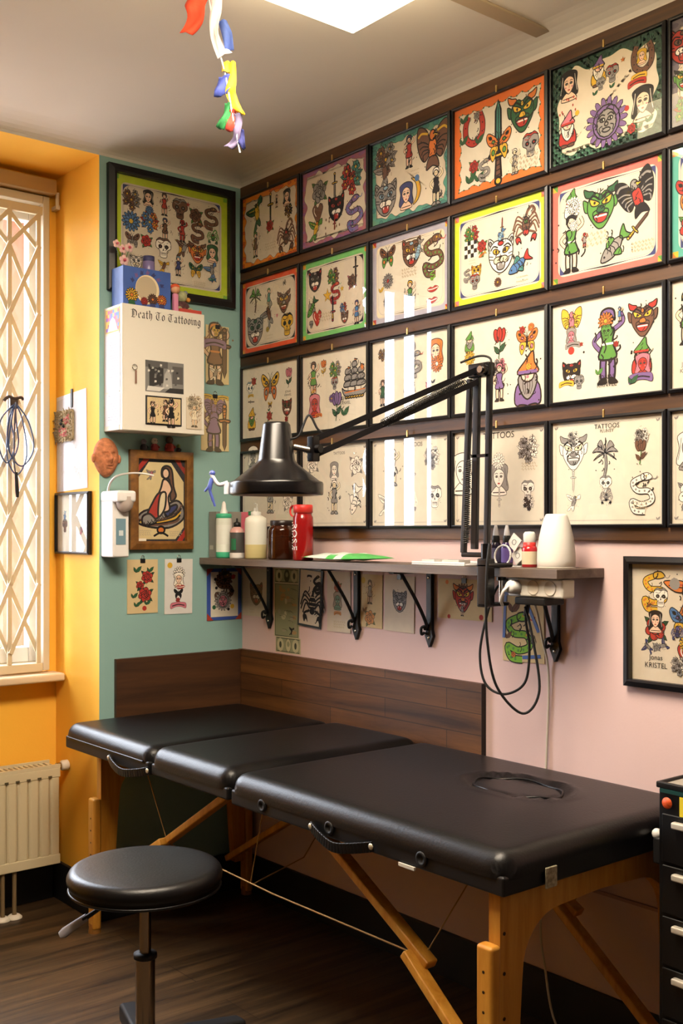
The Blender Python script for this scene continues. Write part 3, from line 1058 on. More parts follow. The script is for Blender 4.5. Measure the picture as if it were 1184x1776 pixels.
 'r3c6':[('fig', -0.131, 0.038, 0.109, 'yg'), ('text', -0.124, -0.081, 0.025, 'JONAS|KRNVEL')],
 'r4c1':[('face', -0.106, 0.118, 0.072, 'we'), ('rose', -0.125, 0.021, 0.064, 'we'), ('fig', 0.003, -0.025, 0.104, 'we'), ('bird', 0.107, 0.095, 0.061, 'we'), ('rose', 0.107, -0.048, 0.061, 'we')],
 'r4c2':[('rose', -0.118, 0.078, 0.067, 'ww'), ('face', -0.0, 0.048, 0.053, 'ew'), ('skull', -0.0, -0.016, 0.037, 'we'), ('fig', 0.001, -0.038, 0.096, 'we'), ('rose', 0.112, 0.063, 0.066, 'ww'), ('fish', 0.112, -0.049, 0.09, 'ww', 1.2), ('text', 0.027, 0.107, 0.014, 'TATTOOS')],
 'r4c3':[('bouquet', 0.099, 0.07, 0.066, 'ew'), ('crab', 0.006, -0.058, 0.056, 'we'), ('skull', 0.112, -0.052, 0.059, 'we'), ('fig', -0.075, 0.047, 0.097, 'ww'), ('text', 0.016, 0.113, 0.02, 'TATTOOS'), ('dagger', 0.013, 0.007, 0.09, 'www'), ('bird', -0.109, -0.07, 0.06, 'we')],
 'r4c4':[('face', 0.001, -0.008, 0.08, 'ew'), ('bloom', -0.0, 0.045, 0.041, 'ww'), ('dagger', 0.003, -0.056, 0.048, 'www', 3.14), ('bouquet', 0.108, 0.073, 0.073, 'ew'), ('scrib', 0.111, 0.025, 0.019), ('skull', 0.108, -0.042, 0.047, 'we'), ('bouquet', 0.111, -0.075, 0.04, 'kw'), ('text', 0.001, 0.117, 0.027, 'TATTOOS'), ('face', -0.139, 0.012, 0.105, 'ww')],
 'r4c5':[('demon', -0.104, 0.054, 0.078, 'we'), ('bouquet', -0.104, 0.091, 0.039, 'ew'), ('dagger', -0.104, -0.021, 0.051, 'www'), ('bird', -0.104, -0.078, 0.039, 'we'), ('palm', -0.002, 0.034, 0.079, 'ee'), ('skull', 0.0, -0.034, 0.038, 'we'), ('crab', 0.002, -0.063, 0.038, 'ek'), ('bouquet', 0.109, 0.082, 0.043, 'ew'), ('tulip', 0.106, 0.045, 0.054, 'uu'), ('snake', 0.109, -0.057, 0.085, 'we'), ('scrib', 0.106, -0.088, 0.017), ('text', 0.004, 0.116, 0.018, 'TATTOOS'), ('text', 0.004, 0.104, 0.012, 'PLUNTY')],
 'r4c6':[('face', -0.124, 0.038, 0.082, 'we'), ('rose', -0.124, -0.066, 0.068, 'we')],
 'big':[('bouquet', -0.166, 0.111, 0.07, 'ue'), ('face', -0.1, 0.126, 0.05, 'ks'), ('bloom', -0.095, 0.085, 0.029, 'bb'), ('fig', -0.035, 0.117, 0.068, 'ur'), ('skull', 0.029, 0.11, 0.064, 'ue'), ('rose', 0.094, 0.101, 0.056, 'ug'), ('snake', 0.16, 0.104, 0.07, 'u'), ('bloom', -0.168, 0.034, 0.062, 'by'), ('bouquet', -0.095, 0.045, 0.071, 'bro'), ('fig', -0.033, 0.029, 0.068, 'nu'), ('fig', 0.038, 0.035, 0.068, 'rr'), ('snake', 0.101, 0.042, 0.065, 'u'), ('crab', 0.168, 0.038, 0.048, 'gdr'), ('butter', -0.163, -0.03, 0.046, 'ue'), ('rose', -0.109, -0.025, 0.046, 'rg'), ('skull', -0.04, -0.042, 0.063, 'wu'), ('moon', 0.019, -0.03, 0.051, 'y'), ('bird', 0.043, -0.029, 0.051, 'ue'), ('demon', 0.101, -0.034, 0.065, 'ou'), ('face', 0.165, -0.028, 0.057, 'ds'), ('cat', -0.149, -0.106, 0.046, 'we'), ('bird', -0.04, -0.106, 0.038, 'yu'), ('fig', 0.021, -0.094, 0.06, 'an'), ('butter', 0.094, -0.098, 0.048, 'dy'), ('bird', 0.163, -0.092, 0.048, 'be', 0.5), ('fish', 0.165, -0.122, 0.031, 'tb'), ('star', 0.061, 0.134, 0.017, 'r'), ('scrib', 0.109, -0.148, 0.017)],
 'rframe':[('snake', -0.175, 0.079, 0.084, 'yoe'), ('skull', -0.156, 0.061, 0.042, 'we'), ('fish', -0.187, 0.043, 0.019, 'uo', 0.5), ('rose', -0.171, -0.015, 0.065, 'rr'), ('face', -0.171, 0.002, 0.048, 'ks'), ('bird', -0.192, -0.062, 0.027, 'ne', 1.2), ('bird', -0.151, -0.055, 0.027, 'ne', -0.9), ('rose', -0.168, -0.06, 0.023, 'ee'), ('text', -0.169, -0.096, 0.031, 'Jonas|KRISTEL'), ('bird', -0.082, 0.077, 0.085, 'oryb', 0.4), ('butter', -0.089, 0.005, 0.067, 'byp'), ('crab', -0.108, -0.02, 0.033, 'nnn'), ('heart', -0.077, -0.075, 0.061, 'r'), ('bloom', -0.082, -0.047, 0.037, 'yy'), ('bouquet', -0.103, -0.1, 0.045, 'ew'), ('dots', -0.115, 0.098, 0.025, 'e'), ('scrib', -0.136, 0.11, 0.006)],
 'roses':[('rose', 0.018, 0.033, 0.05, 'rd'), ('rose', -0.01, 0.003, 0.035, 'rd'), ('rose', 0.009, -0.029, 0.058, 'rd'), ('leaf', -0.015, 0.06, 0.027, 'd'), ('leaf', 0.035, 0.059, 0.023, 'd'), ('leaf', -0.017, -0.062, 0.023, 'd'), ('leaf', 0.024, -0.056, 0.023, 'd'), ('leaf', -0.028, -0.031, 0.023, 'd'), ('dots', 0.007, -0.077, 0.015, 'r')],
 'lady':[('bloom', 0.001, 0.046, 0.043, 'wu'), ('face', 0.0, 0.022, 0.047, 'ws'), ('lips', 0.006, -0.002, 0.018, 'r'), ('butter', -0.001, -0.025, 0.032, 'kk'), ('rose', -0.003, -0.049, 0.02, 'rr'), ('banner', -0.001, -0.069, 0.024, 'm'), ('dots', -0.037, 0.076, 0.018, 'y')],
 'spiral':[('bloom', 0.0, 0.057, 0.061, 'uk'), ('snake', -0.003, 0.025, 0.094, 'uk'), ('sun', -0.007, -0.024, 0.061, 'em'), ('dots', 0.039, 0.064, 0.015, 'r'), ('dots', -0.046, -0.047, 0.014, 'd'), ('dots', 0.034, -0.046, 0.015, 'y'), ('dots', -0.041, 0.056, 0.01, 'k'), ('dots', -0.036, 0.024, 0.01, 'k'), ('dots', 0.037, 0.011, 0.01, 'k'), ('dots', 0.017, -0.056, 0.01, 'k')],
 'wolf':[('cat', 0.009, -0.004, 0.075, 'uu'), ('scrib', -0.019, -0.069, 0.012)],
 'scorpion':[('crab', 0.016, -0.014, 0.122, 'kkk'), ('snake', 0.04, 0.05, 0.052, 'k', 0.3), ('banner', -0.005, 0.074, 0.01, 'k')],
 's3':[('rose', -0.006, 0.05, 0.041, 'rg'), ('face', -0.006, 0.002, 0.052, 'et'), ('dots', -0.03, 0.077, 0.016, 'y'), ('banner', -0.006, -0.039, 0.014, 'o'), ('scrib', 0.002, -0.076, 0.021)],
 's4':[('dots', -0.041, 0.066, 0.018, 'y'), ('fig', -0.008, 0.029, 0.066, 'ue'), ('rose', -0.008, -0.054, 0.053, 'oo'), ('leaf', -0.028, -0.028, 0.02, 'u')],
 's5':[('cat', 0.002, 0.008, 0.061, 'ee')],
 'lion':[('sun', -0.005, 0.015, 0.056, 'ur'), ('demon', -0.005, 0.004, 0.071, 'ro'), ('dots', -0.071, 0.049, 0.011, 'o'), ('dots', -0.063, -0.053, 0.011, 'r'), ('dots', 0.068, -0.049, 0.014, 'r'), ('fig', -0.008, -0.029, 0.034, 'ee')],
 'dragon':[('snake', -0.018, -0.032, 0.116, 'lgr'), ('leaf', -0.022, 0.049, 0.039, 'u'), ('rose', -0.036, -0.085, 0.019, 'oo'), ('crab', 0.033, -0.043, 0.028, 'kk'), ('leaf', -0.05, -0.031, 0.025, 'u'), ('fish', 0.019, -0.023, 0.024, 'yu', 0.8)],
 'purple1':[('fig', -0.01, 0.004, 0.193, 'ouo'), ('dagger', 0.031, 0.008, 0.157, 'uuu'), ('skull', -0.006, 0.086, 0.034, 'y'), ('banner', -0.012, 0.038, 0.037, 'p'), ('bird', -0.01, -0.071, 0.044, 'we')],
 'purple2':[('fig', -0.006, -0.002, 0.174, 'ppp'), ('eagle', -0.004, 0.06, 0.075, 'ppy'), ('skull', 0.002, 0.083, 0.028, 'y'), ('dagger', 0.041, -0.015, 0.144, 'oou'), ('banner', -0.037, 0.095, 0.019, 'y'), ('banner', 0.033, 0.094, 0.019, 'y')],
 'siren':[('siren', 0.005, 0.0, 0.208, 'e'), ('bird', -0.041, 0.089, 0.031, 'em'), ('scrib', -0.064, -0.116, 0.017), ('scrib', 0.058, -0.119, 0.017)],
 'vintage':[('fig', -0.044, -0.009, 0.066, 'uk'), ('fig', 0.005, 0.001, 0.063, 'uu'), ('fig', 0.028, -0.007, 0.08, 'uk'), ('heart', 0.028, 0.036, 0.017, 'k'), ('scrib', -0.021, 0.029, 0.02)],
 'notesk':[('bouquet', 0.003, 0.033, 0.061, 'ew'), ('fig', 0.001, -0.008, 0.068, 'ew')],
 'reveal':[('fish', -0.067, 0.026, 0.034, 'ba', 1.4), ('skull', -0.067, -0.011, 0.041, 'ue'), ('fish', 0.068, 0.014, 0.044, 'me', -1.0), ('fish', 0.068, -0.023, 0.04, 'me', 1.0)],
}

# ------------------------------------------------------------------ the room
TEAL = mat('teal_paint', '8cafaa', .7, spec=.3, noise=.03, nscale=3, bump=.12, bscale=140)
PINK = mat('pink_paint', 'd9bcb8', .7, spec=.3, noise=.03, nscale=3, bump=.12, bscale=140)
YELLOW = mat('yellow_paint', 'f5ba42', .65, spec=.3, noise=.03, nscale=3, bump=.12, bscale=140)
CEIL = mat('ceiling_paint', 'e0d9d1', .85, spec=.2, noise=.03, nscale=2)
PLAIN = mat('cream_paint', 'a3978a', .8, spec=.2)
PEACH = mat('outdoor_render', '6a432d', .9, spec=.1, noise=.06, nscale=4)
BLACK = mat('black_lacquer', '141214', .35)
WHITE = mat('white_plastic', 'e6e3e0', .4)
WFRAME = mat('window_paint', 'cfc3ae', .45)
SKIRT = mat('skirting_black', '121112', .5)
CZ = 2.62

g = G()
# floor boards run along the pink wall
FLOORM = wood('floor_boards', '1a120b', '614a30', rough=.42, scale=(1.6, 26, 1), planks=(1.2, .16, (0, 0, 0)))
g.box((-4.4, -5.4, -.1), (0.15, .5, 0), FLOORM)
struct('floor', g)

g = G()
g.box((-4.4, -5.4, 2.66), (0.15, .02, 2.8), CEIL)
# plaster cove where ceiling and walls meet
n = 8
co = [(-.16 + .16 * math.sin(i / n * PI / 2), 2.662 - .042 * (1 - math.cos(i / n * PI / 2))) for i in range(n + 1)]
for i in range(n):
    (a, za), (b, zb) = co[i], co[i + 1]
    g.mesh([(a, -5.4, za), (b, -5.4, zb), (b, 0, zb), (a, 0, za)], [(3, 2, 1, 0)], CEIL, True)
    g.mesh([(-4.4, a, za), (-4.4, b, zb), (0, b, zb), (0, a, za)], [(0, 1, 2, 3)], CEIL, True)
struct('ceiling', g)

g = G()
g.box((0, -5.4, 0), (.15, .5, 2.66), PINK)
struct('wall_right', g)

g = G()   # teal end wall, its left return into the window niche is yellow
g.mesh([(-.589, 0, 0), (0, 0, 0), (0, 0, 2.62), (-.589, 0, 2.62)], [(0, 1, 2, 3)], TEAL)
g.mesh([(-.589, .36, 0), (-.589, 0, 0), (-.589, 0, 2.62), (-.589, .36, 2.62)], [(0, 1, 2, 3)], YELLOW)
g.mesh([(-.589, .5, 0), (0, .5, 0), (0, .5, 2.62), (-.589, .5, 2.62)], [(3, 2, 1, 0)], PLAIN)
struct('wall_back', g)

WX0, WX1, WZ0, WZ1, WY = -1.503, -.622, .83, 2.545, .341
g = G()   # niche wall around the window, its soffit and the pier beyond
for a, b in (((-2.02, WY, 0), (-.589, WY + .1, .80)), ((-2.02, WY, WZ1 + .0), (-.589, WY + .1, 2.62)),
             ((WX1, WY, .80), (-.589, WY + .1, WZ1)), ((-2.02, WY, .80), (WX0, WY + .1, WZ1))):
    g.box(a, b, YELLOW)
g.box((-2.02, 0, 2.62), (-.589, WY + .1, 2.7), YELLOW)
g.box((-4.4, 0, 0), (-2.02, WY + .1, 2.62), YELLOW)
struct('wall_window', g)
g = G()   # masonry outside the pane
g.box((-2.5, WY + .1, .6), (-2.02, .8, 2.8), PEACH)
g.box((-.612, WY + .1, .6), (-.45, .8, 2.8), PEACH)
g.box((WX0, WY + .1, 2.6), (-.612, .8, 2.8), PEACH)
g.box((WX0, WY + .1, .6), (-.612, .8, .80), PEACH)
struct('wall_outside', g)
g = G()
g.box((-4.55, -5.4, 0), (-4.4, .5, 2.66), PLAIN)
struct('wall_left', g)
g = G()
g.box((-4.4, -5.55, 0), (.15, -5.4, 2.66), PLAIN)
struct('wall_front', g)

g = G()
g.box((-.014, -5.4, 0), (0, -.014, .137), SKIRT)
struct('baseboard_right', g, bevel=.003)
g = G()
g.box((-.589, -.014, 0), (-.0145, 0, .137), SKIRT)
struct('baseboard_back', g, bevel=.003)
g = G()
g.box((-2.02, WY - .014, 0), (-.605, WY, .137), SKIRT)
g.box((-.603, -.0, 0), (-.589, WY, .137), SKIRT)
struct('baseboard_window', g, bevel=.003)
g = G()   # cable channel high on the ceiling, lamp to wall
g.box((-.56, -1.53, 2.653), (-.06, -1.48, 2.662), mat('channel_brown', 'ad9a82', .7))
struct('trim_1', g, bevel=.003)
g = G()   # thin pipe chase low on the pink wall
g.box((-.008, -2.6, .392), (0, -.1, .4), mat('pink_trim', 'b08f8c', .6))
struct('trim_2', g)

# window with its sashes
win = bpy.data.objects.new('window_1', None)
COL.objects.link(win)
win.location = (-1.06, WY, WZ0)
win['kind'] = 'structure'
WSASH = mat('sash_white', 'e4e4e6', .35)
g = G()
y0, y1 = WY - .02, WY + .09
xi, xj = WX0 + .025, WX1 - .025
for a, b in (((xi, y0, WZ0), (xj, y1, WZ0 + .03)), ((xi, y0, WZ1 - .03), (xj, y1, WZ1)), ((WX1 - .025, y0, WZ0), (WX1, y1, WZ1)), ((WX0, y0, WZ0), (WX0 + .025, y1, WZ1))):
    g.box(a, b, WFRAME)
obj('window_frame', g, win, bevel=.004)
for i in range(2):
    a, b = WX1 - .028 - .412 * (i + 1), WX1 - .028 - .412 * i
    g = G()
    ya, yb = WY + .03, WY + .075
    for p, q in (((a + .045, ya, WZ0 + .03), (b - .03, yb, WZ0 + .085)), ((a + .045, ya, WZ1 - .085), (b - .03, yb, WZ1 - .03)), ((a, ya, WZ0 + .03), (a + .045, yb, WZ1 - .03)), ((b - .03, ya, WZ0 + .03), (b, yb, WZ1 - .03))):
        g.box(p, q, WSASH)
    for x, w in (((b - .135, .012), (b - .30, .012)) if i == 0 else ((b - .138, .018), (b - .278, .028))):
        g.box((x - w, ya + .005, WZ0 + .086), (x + w, yb - .005, WZ1 - .086), WSASH)
    s = obj('window_sash', g, win, bevel=.004)
    g = G()
    g.box((a + .04, ya + .02, WZ0 + .08), (b - .02, ya + .024, WZ1 - .08), pane_mat('clear_glass'))
    obj('pane', g, s)
g = G()
g.box((WX0, WY - .055, WZ1 + .004), (WX1 + .012, WY, 2.6), mat('blind_box', 'a98a5c', .5))
struct('trim_3', g, bevel=.004)
g = G()
g.box((-1.98, .255, .795), (-.592, WY + .02, .824), mat('sill_paint', 'd9c3a6', .4, noise=.04))
struct('trim_4', g, bevel=.008, seg=3)

# ceiling lamp: shallow box with a glowing diffuser
for LX0, LX1, LY0, LY1, lab in ((-1.86, -.60, -1.98, -1.36, 'white glowing panel lamp on the ceiling above the massage table'),):
    t = thing('ceiling_lamp', lab, 'lamp', ((LX0 + LX1) / 2, (LY0 + LY1) / 2, 2.66))
    g = G()
    for a, b in (((LX0, LY0, 2.55), (LX1, LY0 + .012, 2.66)), ((LX0, LY1 - .012, 2.55), (LX1, LY1, 2.66)), ((LX0, LY0 + .012, 2.55), (LX0 + .012, LY1 - .012, 2.66)), ((LX1 - .012, LY0 + .012, 2.55), (LX1, LY1 - .012, 2.66))):
        g.box(a, b, mat('lamp_rim', 'f0dcb0', .4, emit=10))
    obj('lamp_rim', g, t, bevel=.003)
    g = G()
    g.box((LX0 + .012, LY0 + .012, 2.556), (LX1 - .012, LY1 - .012, 2.562), mat('diffuser', 'ffedd4', .5, emit=LAMP_STRENGTH))
    obj('diffuser', g, t)
# ------------------------------------------------------------------ framed flash sheets on the pink wall
RW = (PI / 2, 0, -PI / 2)      # local x -> along the pink wall, y -> up, z -> into the room
RT = (PI / 2, 0, 0)            # the same on the teal wall
RAIL = wood('rail_wood', '2e190b', '64401c', scale=(30, 2.0, 30), rough=.5)
FRAMEB = mat('frame_black', '0d0b0f', .38)
GLASS = pane_mat('picture_glass')
BRASS = mat('brass', 'c9a96a', .35, metal=.8)
ROWZ = [2.439, 2.1245, 1.807, 1.486]
ROWH = [.1325, .1345, .132, .1375]
# wooden rails that the frames hang from
rails = [(2.575, 2.622, 'dark wooden rail right under the ceiling'), (2.256, 2.312, 'wooden rail between the first and second row of frames'), (1.938, 1.994, 'wooden rail between the second and third row of frames'), (1.622, 1.679, 'wooden rail between the third and fourth row of frames'), (1.308, 1.352, 'lowest wooden rail, under the bottom row of frames')]
for z0, z1, lab in rails:
    g = G()
    g.box((-.011, -3.3, z0), (0, -.002, z1), RAIL)
    o = obj('picture_rail', g, bevel=.002)
    tag(o, lab, 'rail', 'wooden rails on the pink wall')

EDGE = {
    'r1c1': ('wavy', ('d9801f', 'c75a22'), 'warm'), 'r1c2': ('hills', ('9c5f70', '8c5a86'), 'warm'),
    'r1c3': ('wavy', ('4f8f7e', '3c7a78'), 'warm'), 'r1c4': ('scallop', ('dd6f2c', 'dd6f2c'), 'white'),
    'r1c5': ('checker', ('1f3f33', '4f8a6a'), 'warm'), 'r1c6': ('hills', ('6d6470', '5a5262'), 'warm'),
    'r2c1': ('round', ('d2512a', 'oy', 'k'), 'warm'), 'r2c2': ('round', ('6fb867', 'yo', 'k'), 'warm'),
    'r2c3': ('round', ('a9a5b4', 'ry', 'c'), 'white'), 'r2c4': ('round', ('c3d634', 'mo', 'n'), 'white'),
    'r2c5': ('round', ('d8675d', 'gy', 'n'), 'warm'), 'r2c6': ('round', ('4f9f90', 'yo', 'n'), 'warm'),
}
LAB = {
    'r1c1': 'framed flash sheet with a wavy orange border, top row, next to the teal wall',
    'r1c2': 'framed flash sheet with a wavy plum red border in the top row',
    'r1c3': 'framed flash sheet with a leafy teal green border and yellow moon, top row',
    'r1c4': 'framed flash sheet with an orange scalloped border and a long dagger, top row',
    'r1c5': 'framed flash sheet with a green checkered border and purple sun face, top row',
    'r1c6': 'framed flash sheet with a grey purple wavy border, cut off at the right edge',
    'r2c1': 'framed flash sheet with a straight red orange border beside the teal wall, second row',
    'r2c2': 'framed flash sheet with a light green border and red snake, second row',
    'r2c3': 'framed flash sheet with a pale lilac border and red lips, second row',
    'r2c4': 'framed flash sheet with a lime yellow border and a red scorpion, second row',
    'r2c5': 'framed flash sheet with a salmon pink border and green devil head',
    'r2c6': 'framed flash sheet with a sea green border, cut off at the right edge',
    'r3c1': 'framed borderless flash sheet with a big yellow butterfly, beside the teal wall',
    'r3c2': 'framed borderless flash sheet with a sailing ship, third row above the lamp arm',
    'r3c3': 'framed borderless flash sheet crossed by the desk lamp arm, third row',
    'r3c4': 'framed borderless flash sheet with a red dahlia behind the lamp arm joint',
    'r3c5': 'framed borderless flash sheet with a praying figure and horned mask, third row',
    'r3c6': 'third row framed borderless flash sheet cut off at the right edge',
    'r4c1': 'framed ink line drawing mostly hidden behind the black lamp shade',
    'r4c2': 'framed ink line drawing with a veiled woman, right of the lamp shade',
    'r4c3': 'framed ink line drawing between the lamp arm ends with window reflection on its glass',
    'r4c4': 'framed ink line drawing behind the upright lamp arm, bottom row',
    'r4c5': 'framed ink line drawing with a palm tree, above the white vase',
    'r4c6': 'bottom row framed ink line drawing cut off at the right edge',
}


def frame_mesh(w, h, bar, depth, m, inner=.0):
    """four mitred bars around an opening of half size w x h"""
    g = G()
    prof = [(-inner, 0.002), (-inner, depth), (bar * .3 - inner, depth + .001), (bar - inner, depth * .8), (bar - inner, 0)]
    cs = [(-1, -1), (1, -1), (1, 1), (-1, 1)]
    vs = []
    for sx, sy in cs:
        for d, z in prof:
            vs.append((sx * (w + d), sy * (h + d), z))
    k = len(prof)
    fs = []
    for c in range(4):
        n_ = (c + 1) % 4
        for i in range(k):
            j = (i + 1) % k
            fs.append((c * k + i, n_ * k + i, n_ * k + j, c * k + j))
    g.mesh(vs, [tuple(reversed(f)) for f in fs], m)
    return g


def framed(name_key, loc, rot, w, h, bar, depth, kind, cols, paper, label, cat='picture', group=None, fm=None, line=False, hook=True, glass=True, name='framed_picture', seed=1):
    t = thing(name, label, cat, loc, rot, group)
    g = G()
    P = Pen(g, z=.004, ow=.03 if not line else .012)
    border(P, w, h, kind, cols, paper, seed)
    P.ow = .03 if not line else .02
    draw(P, ART.get(name_key, ()), line)
    obj('print', g, t, world=False)
    obj('frame', frame_mesh(w, h, bar, depth, fm or FRAMEB, .002), t, world=False)
    if glass:
        g = G()
        g.mesh([(-w, -h, depth - .004), (w, -h, depth - .004), (w, h, depth - .004), (-w, h, depth - .004)], [(0, 1, 2, 3)], GLASS)
        obj('glass', g, t, world=False)
    if hook:
        g = G()
        g.box((-.0022, h + .001, depth - .002), (.0022, h + .018, depth + .002), BRASS)
        g.ball((0, h + .019, depth), .0032, BRASS, 8)
        obj('hook', g, t, world=False)
    return t


for r in range(4):
    for c in range(6):
        k = 'r%dc%d' % (r + 1, c + 1)
        kind, cols, paper = EDGE.get(k, ('plain', (), 'white') if r == 2 else ('line', (), 'white'))
        framed(k, (-.0115, -(.199 + .3685 * c), ROWZ[r]), RW, .1745, ROWH[r], .0092, .013, kind, cols, paper, LAB[k], group='framed flash sheets on the pink wall', line=(r == 3), seed=r * 7 + c + 1)

# ------------------------------------------------------------------ massage table
PADM = mat('black_vinyl', '060506', .38, spec=.42, bump=.2, bscale=170)
PADU = mat('black_vinyl_under', '070607', .5)
LEGW = wood('beech_wood', 'b8761f', 'dda343', scale=(25, 25, 2.5), rough=.45)
STEEL = mat('steel', 'b9b4ac', .25, metal=1)
tab = thing('massage_table', 'long black vinyl folding massage table on wooden legs along the pink wall', 'massage table', (-.375, -1.0, 0))


def pad_mesh(x0, x1, y0, y1, z0, z1, r, rc, hole=None, crown=.006):
    def cluster(a, b, n):
        e = [a + r * (1 - math.cos(i / 7 * PI / 2)) for i in range(7)]
        f = [b - r * (1 - math.cos(i / 7 * PI / 2)) for i in range(6, -1, -1)]
        mid = [a + r + (b - a - 2 * r) * i / n for i in range(1, n)]
        return e + [a + r] + mid + [b - r] + f
    xs = cluster(x0, x1, 34)
    ys = cluster(y0, y1, max(16, int((y1 - y0) / .018)))
    vs = []
    for y in ys:
        for x in xs:
            qx, qy = max(x0 + rc - x, x - x1 + rc, 0), max(y0 + rc - y, y - y1 + rc, 0)
            l = math.hypot(qx, qy)
            X, Y = x, y
            if l > rc:
                cx, cy = (x0 + rc if x < x0 + rc else x1 - rc if x > x1 - rc else x), (y0 + rc if y < y0 + rc else y1 - rc if y > y1 - rc else y)
                X, Y = cx + (x - cx) * rc / l, cy + (y - cy) * rc / l
                l = rc
            d = max(0, min(X - x0, x1 - X, Y - y0, y1 - Y, rc - l if (qx > 0 and qy > 0) else 9))
            z = z1 - r + math.sqrt(max(0, r * r - (r - min(d, r)) ** 2))
            u, v = (2 * x - x0 - x1) / (x1 - x0), (2 * y - y0 - y1) / (y1 - y0)
            z += crown * (1 - u * u) * (1 - v ** 4)
            if hole:
                hx, hy, rx, ry = hole
                e = math.hypot((X - hx) / rx, (Y - hy) / ry)
                if e < 1.5:
                    z -= .012 * math.exp(-((e - 1.02) / .09) ** 2)
                    z += .004 * math.exp(-((e - 1.2) / .08) ** 2)
                    if e < 1:
                        z -= .006
            vs.append((X, Y, z))
    nx, ny = len(xs), len(ys)
    g = G()
    fs = [(j * nx + i, j * nx + i + 1, (j + 1) * nx + i + 1, (j + 1) * nx + i) for j in range(ny - 1) for i in range(nx - 1)]
    loop = [i for i in range(nx)] + [j * nx + nx - 1 for j in range(1, ny)] + [(ny - 1) * nx + i for i in range(nx - 2, -1, -1)] + [j * nx for j in range(ny - 2, 0, -1)]
    nb = len(vs)
    vs2 = vs + [(vs[i][0], vs[i][1], z0) for i in loop]
    m = len(loop)
    fs += [(loop[(i + 1) % m], loop[i], nb + i, nb + (i + 1) % m) for i in range(m)]
    g.mesh(vs2, fs, PADM, True)
    g.mesh([vs2[nb + i] for i in range(m)], [tuple(reversed(range(m)))], PADU)
    return g


TX0, TX1 = -.729, -.022
FX, HOLE = .0, (-.272, -1.60, .088, .135)
secs = [(-.583, -.02), (-1.0, -.588), (-1.97, -1.005)]
for i, (a, b) in enumerate(secs):
    z1 = (.698, .704, .700)[i]
    z0_ = .648
    c = obj('cushion', pad_mesh(TX0, TX1, a, b, z0_, z1, .040, .042, HOLE if i == 2 else None), tab)
    g = G()
    # wrapped side board under each cushion
    g.box((TX0 + .004, a + .006, .616 if i != 1 else .622), (TX1 - .004, b - .006, .656), PADU)
    obj('side_board', g, tab, bevel=.006, seg=3)
    g = G()
    zz = .6545
    g.tube([(TX0 - .001, a + .03, zz), (TX0 - .001, b - .03, zz)], .0025, PADM, 8)
    if i == 0:
        obj('piping', g, tab)
g = G()
hx, hy, rx, ry = HOLE
for s_, zz in ((.93, .6985),):
    g.tube([(hx + rx * s_ * math.cos(a), hy + ry * s_ * math.sin(a), zz + .003 * math.sin(a * 5)) for a in [2 * PI * i / 48 for i in range(48)]], .003, PADM, 8, closed=True)
obj('face_hole_rim', g, tab)
RIV = mat('rivet', 'd8cdb4', .3, metal=.6)
RUB = mat('black_rubber', '0d0c0d', .6)
for y in (-1.218, -1.50, -1.725):
    pass
for y, z in ((-1.155, .641), (-1.425, .641), (-1.735, .641)):
    g = G()
    M_ = Matrix.Rotation(-PI / 2, 4, 'Y')
    g.lathe([(.0001, .0005), (.008, .0005), (.009, .004), (.013, .005), (.016, .003), (.016, 0)][::-1], RUB, 20, (TX0 + .003, y, z), M_)
    obj('grommet', g, tab)
for y0_, y1_, zc in ((-.592, -.345, .634), (-1.585, -1.36, .634)):
    st = G()
    ym = (y0_ + y1_) / 2
    pts = spline([(TX0 - .002, y0_, zc), (TX0 - .016, y0_ + .05, zc - .012), (TX0 - .024, ym, zc - .022), (TX0 - .016, y1_ - .05, zc - .012), (TX0 - .002, y1_, zc)], 6)
    for i in range(len(pts) - 1):
        st.bar(pts[i], pts[i + 1], .006, .024, PADM)
    h = obj('handle', st, tab, bevel=.002)
    for y in (y0_ + .004, y1_ - .004):
        rv = G()
        rv.ball((TX0 - .006, y, zc), .0075, RIV, 12, .5, 1, 1)
        obj('rivet', rv, h)


def end_frame(ya, yb, xa=-.70):
    xb = -.055
    zt, zb = .617, .13
    pts = [(xa, zb), (xa + .045, zb), (xa + .066, .42)]
    pts += [(xa + .068 + .115 * (1 - math.cos(i / 8 * PI / 2)), .44 + .11 * math.sin(i / 8 * PI / 2)) for i in range(9)]
    pts += [((xa + xb) / 2, .556)]
    pts += [(xb - .068 - .115 * (1 - math.sin(i / 8 * PI / 2)), .44 + .11 * math.cos(i / 8 * PI / 2)) for i in range(9)]
    pts += [(xb - .066, .42), (xb - .045, zb), (xb, zb), (xb, zt), (xa, zt)]
    g = G()
    M_ = Matrix(((1, 0, 0, 0), (0, 0, -1, 0), (0, 1, 0, 0), (0, 0, 0, 1)))
    g.prism([(x, z) for x, z in pts], -yb, -ya, LEGW, M_)
    return g


